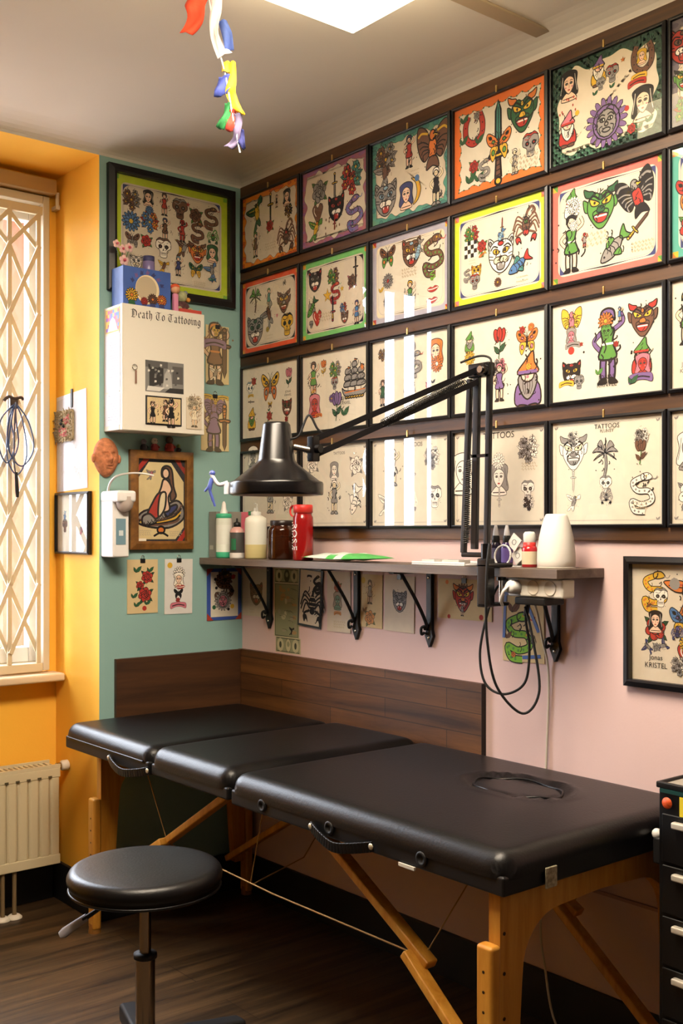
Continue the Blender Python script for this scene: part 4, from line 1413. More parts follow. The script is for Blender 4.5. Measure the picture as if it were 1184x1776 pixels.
SCREW = mat('dark_screw', '3a2c1c', .4, metal=.7)
for ya, yb, s in ((-1.932, -1.902, -1), (-.098, -.068, 1)):
    e = obj('end_frame', end_frame(ya, yb, -.70 if s < 0 else -.632), tab, bevel=.004)
    for x in (-.693, -.062):
        pass
    for x0_, x1_ in (((-.732, -.702) if s < 0 else (-.662, -.633)), (-.053, -.023)):
        g = G()
        zt = .512 if s < 0 else .446
        yc = (ya + yb) / 2
        g.box((x0_, yc - .022, .012), (x1_, yc + .022, zt), LEGW)
        l = obj('leg', g, tab, bevel=.008, seg=3)
        g = G()
        g.tube([((x0_ + x1_) / 2, yc, 0), ((x0_ + x1_) / 2, yc, .03)], [.021, .018], mat('leg_tip', '8a5a22', .6), 16)
        obj('foot', g, l)
        for z in (.46, .42, .38, .34, .30, .26):
            if z > zt - .03:
                continue
            g = G()
            g.cyl((x0_ - .0006, yc, z), (x0_ + .002, yc, z), .0032, SCREW, n=8)
            obj('height_hole', g, l)
    if s < 0:
        for z in (.53, .45, .36):
            g = G()
            g.cyl((-.688, ya + .002, z), (-.688, ya - .001, z), .004, SCREW, n=8)
            obj('bolt', g, e)
# folding diagonal struts with steel cables
for x in (-.62, -.10):
    for ys, kneez in (((-1.23, -1.655, -1.90), 0), ((-.853, -.50, -.10), 0)):
        d = 1 if ys[0] < -1 else -1
        g = G()
        g.bar((x, ys[0] + .02 * d, .61), (x, ys[1], .365 if d > 0 else .385), .022, .034, LEGW, (1, 0, 0))
        obj('strut', g, tab, bevel=.004)
        if d > 0:
            g = G()
            g.bar((x - .024, -1.60, .385), (x - .024, -1.905, .15), .022, .034, LEGW, (1, 0, 0))
            obj('strut', g, tab, bevel=.004)
        else:
            g = G()
            g.bar((x - .024, -.53, .40), (x - .024, -.095, .15), .022, .034, LEGW, (1, 0, 0))
            obj('strut', g, tab, bevel=.004)
WIRE = mat('brace_wire', 'a8834a', .4, metal=.5)
for x in (-.62, -.10):
    g = G()
    A, B_ = (x, -.51, .385), (x, -1.63, .375)
    g.tube([A, (x, -1.05, .37), B_], .0026, WIRE, 6)
    g.tube([(x, -.95, .372), (x + .02, -.99, .61)], .0018, WIRE, 6)
    g.tube([(x, -.96, .372), (x + .16, -.98, .42), (x + .3, -1.0, .61)], .0018, WIRE, 6)
    g.tube([B_, (x + .1, -1.65, .5), (x + .2, -1.66, .61)], .0018, WIRE, 6)
    g.tube([A, (x + .03, -.3, .61)], .0018, WIRE, 6)
    obj('brace_cable', g, tab)
g = G()   # label tag, worn corner patches
g.box((TX0 + .12, -1.974, .612), (TX0 + .155, -1.969, .655), mat('cord_lock', 'a09a80', .4, noise=.5, nscale=120))
obj('cord_lock', g, tab, bevel=.003)
g = G()
g.box((TX0 - .0005, -1.715, .611), (TX0 + .004, -1.665, .618), mat('care_label', 'cfc9bc', .6))
obj('care_label', g, tab)

# ------------------------------------------------------------------ splash boards behind the table
g = G()
SPL = wood('splash_wood', '351d0d', '724923', scale=(22, 1.6, 22), rough=.5, planks=(.55, .062, (0, PI / 2, PI / 2)))
g.box((-.018, -1.2408, .60), (0, -.0, .8935), SPL)
g.box((-.0185, -1.2425, .60), (-.0005, -1.2409, .8935), mat('board_end', '150d08', .6))
tag(obj('splash_board', g), 'long dark wooden splash board on the pink wall behind the table', 'board')
g = G()
SPT = wood('splash_wood_end', '2c1a0e', '52331c', scale=(1.6, 22, 22), rough=.5)
g.box((-.533, -.018, .60), (-.019, 0, .8925), SPT)
tag(obj('splash_board', g, bevel=.002), 'short dark wooden splash board on the teal wall', 'board')

# ------------------------------------------------------------------ stool
SX, SY = -1.066, -1.168
stl = thing('rolling_stool', 'round black padded stool on a chrome column in front of the table', 'stool', (SX, SY, 0))
g = G()
R_ = .178
pr = [(.0001, .505), (R_ * .8, .505), (R_ * .93, .508), (R_ - .004, .515)]
pr += [(R_ - .022 + .022 * math.cos(a), .538 + .022 * math.sin(a)) for a in [-.9 + i * (PI / 2 + .9) / 8 for i in range(9)]]
pr += [(R_ * .7, .5625), (R_ * .4, .564), (.0001, .5645)]
g.lathe(pr, PADM, 48, (SX, SY, 0))
obj('seat', g, stl)
g = G()
g.tube([(SX + .1725 * math.cos(a), SY + .1725 * math.sin(a), .5135) for a in [2 * PI * i / 48 for i in range(48)]], .0035, PADM, 6, closed=True)
obj('piping', g, stl)
CHR = mat('chrome', 'a8a096', .22, metal=1)
g = G()
g.cyl((SX, SY, .30), (SX, SY, .49), .0135, CHR)
obj('gas_column', g, stl)
g = G()
g.cyl((SX, SY, .12), (SX, SY, .345), .0225, CHR)
g.lathe([(.0226, .345), (.027, .347), (.027, .357), (.0135, .36)], RUB, 24, (SX, SY, 0))
obj('column_sleeve', g, stl)
g = G()
g.box((SX - .07, SY - .07, .485), (SX + .07, SY + .07, .505), RUB)
obj('seat_plate', g, stl, bevel=.01)
g = G()
q = [(SX - .03, SY + .02, .478), (SX - .085, SY + .06, .462), (SX - .115, SY + .083, .437)]
g.tube(q, [.005, .005, .006], RUB, 8)
g.tube([(SX - .108, SY + .078, .443), (SX - .15, SY + .108, .408), (SX - .158, SY + .114, .402)], [.009, .012, .008], mat('lever_grey', '9b9aa2', .4), 10, flat=.5)
obj('lever', g, stl)
g = G()
g.lathe([(.0001, .18), (.034, .18), (.045, .16), (.045, .11), (.0001, .105)][::-1], RUB, 24, (SX, SY, 0))
obj('hub', g, stl)
a0 = math.radians(70)
for k in range(5):
    a = a0 + k * 2 * PI / 5
    ca, sa = math.cos(a), math.sin(a)
    g = G()
    g.bar((SX + .03 * ca, SY + .03 * sa, .145), (SX + .262 * ca, SY + .262 * sa, .115), .048, .046, RUB)
    l = obj('leg', g, stl, bevel=.01, seg=3)
    g = G()
    cx, cy = SX + .25 * ca, SY + .25 * sa
    g.cyl((cx, cy, .045), (cx, cy, .12), .008, STEEL)
    for s in (-1, 1):
        g.cyl((cx - sa * .006 * s, cy + ca * .006 * s, .026), (cx - sa * .024 * s, cy + ca * .024 * s, .026), .026, RUB)
    obj('caster', g, l)

# ------------------------------------------------------------------ tool chest at the right edge
chest = thing('tool_chest', 'black metal drawer chest beyond the foot end of the massage table', 'drawer unit', (-.14, -2.3, 0))
CHM = mat('chest_black', '070709', .42)
g = G()
g.box((-.267, -2.6, .05), (-.03, -2.003, .772), CHM)
g.box((-.272, -2.605, .772), (-.262, -1.998, .786), CHM)
g.box((-.03, -2.605, .772), (-.02, -1.998, .786), CHM)
g.box((-.262, -2.008, .772), (-.03, -1.998, .786), CHM)
g.box((-.262, -2.605, .772), (-.03, -2.595, .786), CHM)
obj('body', g, chest, bevel=.003)
g = G()
g.box((-.262, -2.595, .772), (-.03, -2.008, .780), mat('chest_mat', '9c948a', .7, noise=.1))
obj('top_mat', g, chest)
g = G()
g.box((-.2735, -2.6, .764), (-.267, -2.01, .772), mat('dark_teal_edge', '123a38', .4))
obj('edge_strip', g, chest)
for i in range(6):
    z = .699 - .1115 * i
    g = G()
    g.box((-.2735, -2.59, z - .085), (-.268, -2.014, z + .02), CHM)
    d = obj('drawer', g, chest, bevel=.003)
    g = G()
    g.box((-.289, -2.55, z - .006), (-.273, -2.046, z + .009), mat('handle_silver', 'cfc8bb', .35, metal=.3))
    obj('drawer_handle', g, d, bevel=.004, seg=3)
for x in (-.24, -.06):
    for y in (-2.56, -2.04):
        g = G()
        g.cyl((x - .012, y, .025), (x + .012, y, .025), .025, RUB)
        g.box((x - .015, y - .01, .03), (x + .015, y + .01, .055), STEEL)
        obj('caster', g, chest)
g = G()
g.box((-.262, -2.003, .60), (-.235, -1.982, .66), RUB)
g.ball((-.25, -1.987, .664), .012, WHITE, 12)
obj('side_handle', g, chest, bevel=.006)
g = G()
M_ = Matrix.Rotation(-PI / 2, 4, 'Y')
g.lathe([(.0125, 0), (.0125, .0006), (.0001, .0006)], mat('sticker_orange', 'd9531e', .5, noise=.3, nscale=150), 24, (-.2735, -2.028, .743), M_)
tag(obj('round_sticker', g), 'round orange sticker on the black drawer chest', 'sticker')
g = G()
g.box((-.2742, -2.11, .72), (-.2735, -2.059, .762), mat('sticker_yellow', 'd8c22e', .5))
tag(obj('square_sticker', g), 'yellow sticker cut off by the right edge, on the drawer chest', 'sticker')
# ------------------------------------------------------------------ shelf and brackets
SHW = wood('shelf_wood', '4a3c34', '75655a', scale=(25, 1.8, 25), rough=.5)
SZ = 1.237
g = G()
g.box((-.19, -1.657, SZ - .024), (-.0005, -.001, SZ), SHW)
tag(obj('wall_shelf', g, bevel=.0015), 'long grey brown wooden shelf under the framed sheets', 'shelf')
IRON = mat('wrought_iron', '121114', .5, bump=.3, bscale=90)
blab = ['black iron shelf bracket nearest the teal wall', 'black iron shelf bracket between the scorpion card and the tan cards', 'black iron shelf bracket right of the card with the grey cat face', 'black iron shelf bracket under the white socket strip']
for i, (y, zb) in enumerate(((-.185, .985), (-.674, .982), (-1.018, .985), (-1.503, .985))):
    t = thing('shelf_bracket', blab[i], 'bracket', (-.004, y, zb), (0, 0, 0), 'iron brackets under the shelf')
    g = G()
    g.box((-.013, y - .012, zb + .045), (-.0005, y + .012, SZ - .0245), IRON)
    M_ = Matrix(((0, 0, 1, -.001), (1, 0, 0, y), (0, 1, 0, zb), (0, 0, 0, 1)))
    g.prism([(0, -.006), (.017, .03), (.011, .05), (-.011, .05), (-.017, .03)], -.012, 0, IRON, M_)
    obj('wall_plate', g, t, bevel=.003)
    g = G()
    g.box((-.165 if i < 3 else -.08, y - .011, SZ - .0305), (-.001, y + .011, SZ - .0245), IRON)
    obj('arm', g, t, bevel=.002)
    g = G()
    g.tube(spline([(-.125 if i < 3 else -.074, y + .002, SZ - .028), (-.06 if i < 3 else -.045, y + .002, 1.12), (-.02, y + .002, 1.05), (-.02, y + .012, 1.035)], 5), .0055, IRON, 8)
    g.tube(spline([(-.015, y + .004, zb + .06), (-.028, y + .015, zb + .055), (-.026, y + .017, zb + .035), (-.016, y + .014, zb + .04)], 5), .0045, IRON, 8)
    obj('brace', g, t)
    g = G()
    for z in (zb + .024, SZ - .045):
        g.ball((-.0135, y, z), .005, STEEL, 10, .5, 1, 1)
    obj('screw', g, t)

# ------------------------------------------------------------------ things on the shelf
def root(name, label, cat, x, y, z=SZ, rz=0, group=None):
    return thing(name, label, cat, (x, y, z), (0, 0, rz), group)


def lpart(name, prof, m, t, n=28, ms=None):
    g = G()
    g.lathe(prof, m, n, ms=ms)
    return obj(name, g, t, world=False)


CARD = mat('grey_card', '86827a', .7, noise=.06, nscale=30)
t = root('cardboard_box', 'narrow grey carton standing at the left end of the shelf', 'box', -.055, -.035)
g = G()
g.box((-.1, -.025, 0), (.035, .025, .168), CARD)
obj('body', g, t, world=False, bevel=.002)
g = G()
g.box((-.1006, -.006, .03), (-.1, .016, .045), mat('pale_print', 'b5ad9e', .7))
obj('print_mark', g, t, world=False)

MINT = mat('mint_plastic', '3fae84', .4)
BOT = mat('milky_bottle', 'd9ddd0', .35)
t = root('squeeze_bottle', 'white squeeze bottle with green cap ring and pointed nozzle', 'bottle', -.148, -.10)
lpart('body', [(.0001, .0), (.027, 0), (.029, .006), (.029, .022), (.0285, .023), (.0285, .135), (.027, .145)], BOT, t, ms=[MINT, MINT, MINT, BOT, BOT, BOT])
lpart('cap', [(.027, .143), (.029, .145), (.029, .156), (.024, .16), (.0001, .161)], MINT, t)
lpart('nozzle', [(.014, .16), (.013, .168), (.009, .176), (.007, .196), (.003, .204), (.0001, .204)], WHITE, t)
g = G()
g.lathe([(.0287, .05), (.0287, .12)], mat('pale_label', 'e4e6dc', .6), 28)
obj('paper_label', g, t, world=False)

t = root('pump_bottle', 'small dark bottle with black cap and pale base in front of a pink card', 'bottle', -.145, -.18)
lpart('body', [(.0001, 0), (.025, 0), (.0265, .004), (.0265, .02), (.0265, .0205), (.0265, .092), (.022, .104), (.011, .112)], mat('smoke_glass', '4b4a48', .25), t, ms=[WHITE, WHITE, WHITE, mat('smoke_glass', '4b4a48'), mat('smoke_glass', '4b4a48'), mat('clear_pink', 'c99a94', .25), mat('clear_pink', 'c99a94')])
lpart('cap', [(.012, .112), (.013, .113), (.013, .126), (.004, .13), (.003, .142), (.0001, .142)], mat('cap_black', '101010', .4), t)
g = G()
g.box((-.0275, -.02, .03), (-.018, -.004, .07), mat('label_green', '2f7a55', .6))
obj('green_label', g, t, world=False)
g = G()
g.box((-.003, -.035, 0), (.003, .035, .166), mat('pink_card', 'dd6f82', .6))
t = obj('pink_card', g, loc=(-.07, -.135, SZ), bevel=.001)
tag(t, 'bright pink card standing behind the small dark bottle', 'card')

t = root('wash_bottle', 'tall translucent wash bottle half full of yellowish liquid', 'bottle', -.13, -.275)
lpart('body', [(.0001, 0), (.036, 0), (.039, .005), (.039, .046), (.039, .05), (.039, .125), (.036, .142), (.022, .15), (.016, .152)], mat('frost', 'd8d8cc', .35), t, ms=[mat('liquid', 'c9bc86', .3), mat('liquid', 'c9bc86'), mat('liquid', 'c9bc86'), mat('liquid', 'c9bc86'), mat('frost', 'd8d8cc'), mat('frost', 'd8d8cc'), mat('frost', 'd8d8cc'), mat('frost', 'd8d8cc')])
lpart('cap', [(.018, .15), (.018, .164), (.008, .166), (.007, .178), (.0001, .178)], mat('cap_clear', 'c9c9c2', .3), t)
g = G()
g.tube([(-.006, -.012, .164), (-.006, -.014, .19), (-.016, -.014, .193)], .003, mat('cap_clear', 'c9c9c2'), 8)
g.box((-.012, .018, .152), (.004, .03, .166), mat('label_green', '2f7a55'))
obj('spout', g, t, world=False)

AMB = mat('amber_glass', '5a2a12', .08, trans=.75, ior=1.45)
t = root('amber_jar', 'brown amber glass jar with a dark lid beside the red bottle', 'jar', -.13, -.43)
lpart('body', [(.0001, .001), (.046, .001), (.0485, .006), (.0485, .098), (.045, .108), (.040, .112), (.040, .126)], AMB, t, 36)
lpart('lid', [(.041, .116), (.0415, .117), (.0415, .131), (.039, .133), (.0001, .133)], mat('jar_lid', '1f1310', .35), t, 36)
lpart('contents', [(.0001, .004), (.0445, .004), (.0445, .075), (.0001, .08)], mat('coffee_brown', '2a140b', .6), t, 30)

RED = mat('red_plastic', '9e1517', .18, trans=.25, coat=.3)
t = root('drinking_bottle', 'tall red drinking bottle with white lettering and red screw cap', 'bottle', -.145, -.565)
lpart('body', [(.0001, 0), (.031, 0), (.034, .005), (.034, .125), (.033, .142), (.029, .149), (.029, .156)], RED, t, 36)
REDC = mat('red_cap', 'c4302a', .4)
lpart('cap', [(.030, .156), (.032, .157), (.032, .180), (.029, .183), (.0001, .183)], REDC, t, 36)
g = G()
g.tube([(-.004, .031, .165)] + [(-.004, .047 + .018 * math.cos(a), .163 + .018 * math.sin(a)) for a in [PI * .85 - i * PI * 1.6 / 14 for i in range(15)]], .0035, REDC, 8, flat=.6)
obj('carry_loop', g, t, world=False)
g = G()
WL = mat('white_print', 'e8e2d8', .5)
for i, ch in enumerate('ROSE'):
    for poly in text_polys(ch):
        q = []
        for (a, b) in poly:
            u, v = b * .034, -a * .032            # letters read downwards
            th = PI - .08 + u / .0345
            q.append((.0345 * math.cos(th), .0345 * math.sin(th), .112 - .0235 * i + v))
        g.face(q, WL)
for i in range(10):
    th = PI - .62
    g.box((.0342 * math.cos(th) - .0009, .0342 * math.sin(th) - .0012, .123 - i * .0095), (.0342 * math.cos(th) + .0009, .0342 * math.sin(th) + .0012, .126 - i * .0095), WL)
obj('lettering', g, t, world=False)

# green and white wipes pouch
g = G()
PK = mat('pouch_white', 'd4dccf', .3)
PG = mat('pouch_green', '4fae58', .3)
nx, ny = 26, 10
for top in (1, -1):
    vs, fs = [], []
    for j in range(ny + 1):
        for i in range(nx + 1):
            u, v = i / nx, j / ny
            hgt = (math.sin(PI * u) ** .55) * (math.sin(PI * v) ** .6) * (.019 if top > 0 else .006)
            hgt += .002 * math.sin(u * 21 + v * 9) * math.sin(PI * u) * math.sin(PI * v)
            vs.append((-.06 + .12 * v, .165 - .33 * u, .009 + top * hgt + .004 * abs(2 * u - 1)))
    for j in range(ny):
        for i in range(nx):
            f = (j * (nx + 1) + i, (j + 1) * (nx + 1) + i, (j + 1) * (nx + 1) + i + 1, j * (nx + 1) + i + 1)
            g.mesh([vs[k] for k in (f if top > 0 else f[::-1])], [(3, 2, 1, 0)], PG if (i > 15 or (i < 2) or (j < 2 and 9 < i < 13)) and not (j in (4, 5) and i in (18, 19, 20)) else PK, True)
o = obj('wipes_pouch', g, loc=(-.118, -.76, SZ), rot=(0, 0, 0))
tag(o, 'flat white and green wipes pouch lying on the shelf', 'packet')

# white tray of small parts
t = root('paper_tray', 'small white tray on the shelf left of the lamp clamp', 'tray', -.10, -1.21)
g = G()
g.box((-.07, -.11, 0), (.05, .10, .004), WHITE)
g.box((-.07, -.11, .004), (-.065, .10, .010), WHITE)
g.box((.045, -.11, .004), (.05, .10, .010), WHITE)
obj('base', g, t, world=False, bevel=.0015)
for k, (x, y, l) in enumerate(((-.02, .05, 'white folded sachet in the left half of the tray'), (-.01, -.02, 'white folded sachet in the right half of the tray'))):
    g = G()
    g.box((-.03, -.028, 0), (.03, .028, .011), mat('sachet', 'd8d4cc', .5))
    g.box((-.012, -.02, .011), (.012, .02, .0115), mat('sachet_grey', '8a8780', .5))
    tag(obj('sachet', g, loc=(-.10 + x, -1.21 + y, SZ + .0042), rot=(0, 0, .3 * k - .1), bevel=.003), l, 'packet', 'sachets in the tray')

PUR = mat('purple_ink', '3d2a5e', .2, coat=.4)
for k, (x, y, lb) in enumerate(((-.105, -1.376, 'dark purple dropper bottle, the left of the pair'), (-.095, -1.407, 'purple dropper bottle, the right of the pair'))):
    t = root('dropper_bottle', lb, 'bottle', x, y, group='purple dropper bottles')
    lpart('body', [(.0001, 0), (.0155, 0), (.0165, .003), (.0165, .055), (.011, .066)], PUR if k else mat('purple_dark', '241d33', .2, coat=.4), t, 20)
    lpart('cap', [(.011, .064), (.0115, .065), (.0105, .082), (.0095, .084)], mat('cap_black', '101010'), t, 18)
    lpart('tip', [(.0085, .083), (.007, .098), (.0035, .112), (.0001, .112)], mat('cap_grey', 'c9c6c8', .35), t, 14)
    g = G()
    g.lathe([(.01665, .012), (.01665, .05)], mat('label_violet' if k else 'label_dark', '6c58a0' if k else '5e5a78', .5), 20)
    obj('wrap_label', g, t, world=False)
for k, (y, z, rx_, lb) in enumerate(((-1.437, SZ + .066, .6, 'upper white square swab packet propped on the shelf'), (-1.446, SZ + .03, -.7, 'lower white square swab packet propped on the shelf'))):
    g = G()
    g.box((-.0015, -.018, -.018), (.0015, .018, .018), mat('swab_white', 'd5d2c8', .5))
    pts = [(-.0018, .007 * math.cos(a), .007 * math.sin(a)) for a in [i * PI / 6 for i in range(12)]]
    g.tube(pts, .0008, mat('swab_mark', '6f6c66', .5), 5, closed=True)
    tag(obj('swab_packet', g, loc=(-.098 + .004 * k, y, z), rot=(rx_, .12, 0)), lb, 'packet', 'swab packets')
g = G()
g.box((-.05, -.035, 0), (.05, .035, .003), mat('swab_white', 'd5d2c8'))
g.box((-.014, -.012, .003), (.014, .012, .052), mat('foil_grey', '9aa09a', .4))
tag(obj('foil_box', g, loc=(-.055, -1.43, SZ)), 'small grey foil box behind the swab packets', 'box')

t = root('pigment_bottle', 'small red pigment bottle with a clear rounded cap beside the white vase', 'bottle', -.095, -1.487)
lpart('body', [(.0001, 0), (.019, 0), (.0205, .003), (.0205, .048), (.018, .055), (.013, .057)], mat('red_glass', 'a81f24', .2, coat=.4), t, 24)
lpart('collar', [(.0165, .055), (.0165, .066), (.012, .067)], mat('red_cap', 'c4302a'), t, 24)
lpart('cap', [(.0155, .066), (.0165, .07), (.0165, .088), (.012, .094), (.0001, .095)], mat('cap_clear', 'c9c9c2'), t, 24)
g = G()
g.lathe([(.0208, .008), (.0208, .042)], mat('label_tan', 'cdbf9f', .6), 24)
obj('paper_label', g, t, world=False)

t = root('diffuser_vase', 'tall white egg shaped aroma diffuser vase at the right end of the shelf', 'vase', -.105, -1.585)
VW = mat('vase_white', 'e9e4dc', .45)
lpart('body', [(.0001, 0), (.046, 0), (.0485, .003), (.0495, .02), (.0485, .045), (.044, .08), (.037, .11), (.0295, .133), (.0265, .139), (.0225, .14), (.0225, .134), (.0001, .134)], VW, t, 48)
lpart('base_ring', [(.0485, .0), (.0495, .001), (.0495, .0035), (.0487, .004)], mat('vase_seam', 'b9b2a6', .5), t, 48)
g = G()
g.tube([(0, .028 * math.cos(a), .030 + .028 * math.sin(a)) for a in [i * 2 * PI / 40 for i in range(40)]], .0028, mat('ring_clear', 'd9d6cf', .25), 8, closed=True)
for i in range(16):
    a = i * 2 * PI / 16
    g.box((-.003, .0285 * math.cos(a) - .001, .030 + .0285 * math.sin(a) - .001), (.003, .0285 * math.cos(a) + .001, .030 + .0285 * math.sin(a) + .001), mat('ring_tick', '8e8a86', .4))
tag(obj('plastic_ring', g, loc=(-.135, -1.424, SZ + .0005), rot=(0, .15, .0)), 'clear plastic ring standing before the purple dropper bottles', 'ring')

# ------------------------------------------------------------------ desk lamp clamped to the shelf
LB = mat('lamp_black', '070608', .27)
LBM = mat('lamp_arm', '0e0d0f', .32)
lx, ly = -.222, -1.45
lamp = thing('desk_lamp', 'black spring arm desk lamp clamped to the shelf edge, shade hanging left', 'lamp', (lx, ly, 1.16))
g = G()
g.box((lx - .018, ly - .018, 1.135), (lx + .014, ly + .018, 1.262), LB)
g.box((lx - .018, ly - .02, SZ + .0008), (-.14, ly + .02, SZ + .012), LB)
g.box((lx - .018, ly - .016, 1.136), (-.15, ly + .016, 1.146), LB)
g.cyl((-.165, ly, 1.146), (-.165, ly, 1.205), .006, STEEL)
g.cyl((-.165, ly, 1.203), (-.165, ly, 1.212), .013, LB)
obj('clamp', g, lamp, bevel=.004)
J0 = Vector((lx, ly + .01, 1.30))
J1 = Vector((lx, -1.437, 1.755))
g = G()
g.box((lx - .008, ly - .012, 1.264), (lx + .008, ly + .085, 1.277), LB)
g.cyl((lx, ly, 1.255), (lx, ly, 1.30), .014, LB)
obj('swivel_joint', g, lamp, bevel=.003)
for a, b, w in ((Vector((lx, -1.368, 1.275)), Vector((lx, -1.392, 1.735)), .016), (Vector((lx, -1.408, 1.285)), Vector((lx, -1.418, 1.75)), .020), (Vector((lx, -1.452, 1.29)), Vector((lx, -1.462, 1.745)), .016)):
    g = G()
    g.bar(a, b, w, .012, LBM, (1, 0, 0))
    obj('lower_arm', g, lamp, bevel=.002)
SPR = mat('spring_steel', '4a4846', .35, metal=.8)


def spring(a, b, r, turns, name):
    a, b = Vector(a), Vector(b)
    d = (b - a)
    u = d.normalized().orthogonal().normalized()
    w = d.normalized().cross(u)
    g = G()
    n_ = turns * 8
    g.tube([a + d * (i / n_) + u * (r * math.cos(2 * PI * i / 8)) + w * (r * math.sin(2 * PI * i / 8)) for i in range(n_ + 1)], .0014, SPR, 5)
    return obj(name, g, lamp)


spring((lx - .012, -1.388, 1.30), (lx - .012, -1.398, 1.52), .007, 40, 'spring')
g = G()
g.bar((lx, -1.40, 1.53), (lx, -1.462, 1.53), .008, .012, LB, (1, 0, 0))
obj('arm_link', g, lamp)
g = G()
g.box((lx - .013, -1.47, 1.735), (lx + .013, -1.395, 1.772), LB)
g.cyl((lx - .024, -1.452, 1.752), (lx + .016, -1.452, 1.752), .016, LB)
g.cyl((lx - .028, -1.452, 1.752), (lx - .024, -1.452, 1.752), .009, STEEL)
obj('elbow_joint', g, lamp, bevel=.004)
H = Vector((-.625, -1.235, 1.535))
for off, w in ((Vector((0, .0, .028)), .015), (Vector((0, 0, -.012)), .015)):
    a = Vector((lx - .006, -1.425, 1.752)) + Vector((0, 0, .004 if off.z > 0 else -.028))
    b = H + off
    g = G()
    g.bar(a, b, .011, w, LBM, (0, 0, 1))
    g.ball(b, .010, STEEL, 10)
    obj('upper_arm', g, lamp)
d = (H - Vector((lx, -1.42, 1.75)))
mid = Vector((lx, -1.42, 1.738)) + d * .58
spring(Vector((lx - .015, -1.42, 1.742)) + d * .08, mid + Vector((-.012, -.004, -.004)), .0075, 50, 'spring')
spring(Vector((lx + .012, -1.41, 1.742)) + d * .08, mid + Vector((.012, .004, -.004)), .0075, 50, 'spring')
SHC = Vector((-.700, -1.180, 1.0))   # shade axis
g = G()
g.box((H.x - .012, H.y - .012, 1.508), (H.x + .012, H.y + .012, 1.572), LB)
g.cyl(H + Vector((0, 0, .0)), (SHC.x + .035, SHC.y - .026, 1.545), .008, STEEL)
g.cyl((H.x - .004, H.y + .02, 1.54), (H.x + .006, H.y - .022, 1.54), .011, LB)
obj('head_joint', g, lamp, bevel=.003)
g = G()
pr = [(.113, 1.423), (.117, 1.424), (.118, 1.430), (.118, 1.452), (.116, 1.456), (.108, 1.459), (.056, 1.5), (.049, 1.508), (.046, 1.513), (.0345, 1.600), (.030, 1.606), (.0001, 1.608)]
g.lathe(pr, LB, 56, (SHC.x, SHC.y, 0))
obj('shade', g, lamp)
g = G()
g.lathe([(.1125, 1.423), (.1125, 1.452), (.104, 1.456), (.052, 1.497), (.042, 1.51), (.03, 1.6), (.0001, 1.602)][::-1], mat('shade_inside', 'cfc8bb', .5), 48, (SHC.x, SHC.y, 0))
obj('reflector', g, lamp)
g = G()
g.ball((SHC.x, SHC.y, 1.47), .03, mat('bulb_glass', 'd9d4c8', .2), 16, 1, 1, 1.3)
obj('bulb', g, lamp)
g = G()
g.tube(spline([(SHC.x + .03, SHC.y - .02, 1.565), (-.655, -1.215, 1.575), (-.635, -1.228, 1.625), (-.615, -1.24, 1.59), (-.59, -1.25, 1.572)], 8), .003, RUB, 8)
obj('cord', g, lamp)
g = G()
g.tube(spline([(lx - .05, -1.405, 1.772), (lx - .01, -1.43, 1.79), (lx + .005, -1.455, 1.785), (lx, -1.468, 1.762), (lx, -1.468, 1.70)], 8), .003, RUB, 8)
obj('cord', g, lamp)
g = G()
g.tube(spline([(lx - .01, -1.47, 1.30), (lx - .022, -1.474, 1.25), (lx - .024, -1.472, 1.17), (-.235, -1.465, 1.05), (-.21, -1.475, .93), (-.16, -1.52, .86), (-.13, -1.55, .92), (-.135, -1.53, 1.06), (-.135, -1.506, 1.135)], 10), .0035, RUB, 8)
obj('cord', g, lamp)

# little blue and white charm clipped to the shade rim
t = thing('charm', 'small blue and white charm dangling from the left rim of the lamp shade', 'charm', (-.795, -1.105, 1.43))
BL = mat('charm_blue', '4a5aa8', .4)
g = G()
g.tube(spline([(-.782, -1.115, 1.455), (-.80, -1.10, 1.45), (-.812, -1.092, 1.47), (-.815, -1.09, 1.482)], 5), .005, mat('charm_white', 'dcdce6', .35), 8)
g.tube([(-.784, -1.113, 1.456), (-.784, -1.113, 1.426)], .007, mat('charm_white', 'dcdce6'), 8)
obj('clip', g, t)
g = G()
g.ball((-.812, -1.09, 1.478), .008, BL, 10)
g.tube(spline([(-.812, -1.09, 1.465), (-.818, -1.087, 1.44), (-.812, -1.09, 1.415), (-.806, -1.093, 1.395)], 5), [.006] * 6 + [.004] * 6 + [.003] * 4, BL, 8)
g.tube([(-.814, -1.09, 1.455), (-.828, -1.08, 1.432)], .003, BL, 6)
obj('figure', g, t)
t.location = (-.809, -1.094, 1.43)

# ------------------------------------------------------------------ socket strip, plugs and cables
t = thing('socket_strip', 'white multi socket strip screwed under the right end of the shelf', 'power strip', (-.1, -1.57, 1.19))
IV = mat('ivory_plastic', 'd3c9b8', .45)
g = G()
g.box((-.165, -1.654, 1.163), (-.115, -1.472, 1.2115), mat('strip_white', 'ece6da', .4))
obj('body', g, t, bevel=.006, seg=3)
for y in (-1.56, -1.615):
    g = G()
    M_ = Matrix.Rotation(-PI / 2, 4, 'Y')
    g.lathe([(.017, 0), (.019, .001), (.019, .0018), (.017, .002), (.016, .0005), (.0001, .0005)], IV, 24, (-.165, y, 1.188), M_)
    obj('socket', g, t)
t = thing('white_plug', 'white angled plug in the left socket of the strip', 'plug', (-.18, -1.502, 1.185))
g = G()
g.lathe([(.0001, .03), (.012, .03), (.017, .022), (.019, .004), (.019, 0)][::-1], WHITE, 24, (-.166, -1.502, 1.188), Matrix.Rotation(-PI / 2, 4, 'Y'))
obj('body', g, t)
g = G()
g.tube(spline([(-.195, -1.502, 1.19), (-.212, -1.50, 1.178), (-.21, -1.49, 1.155), (-.20, -1.486, 1.14)], 6), .004, WHITE, 8)
obj('cord', g, t)
t = thing('black_plug', 'black plug under the shelf left of the white socket strip', 'plug', (-.11, -1.43, 1.2))
g = G()
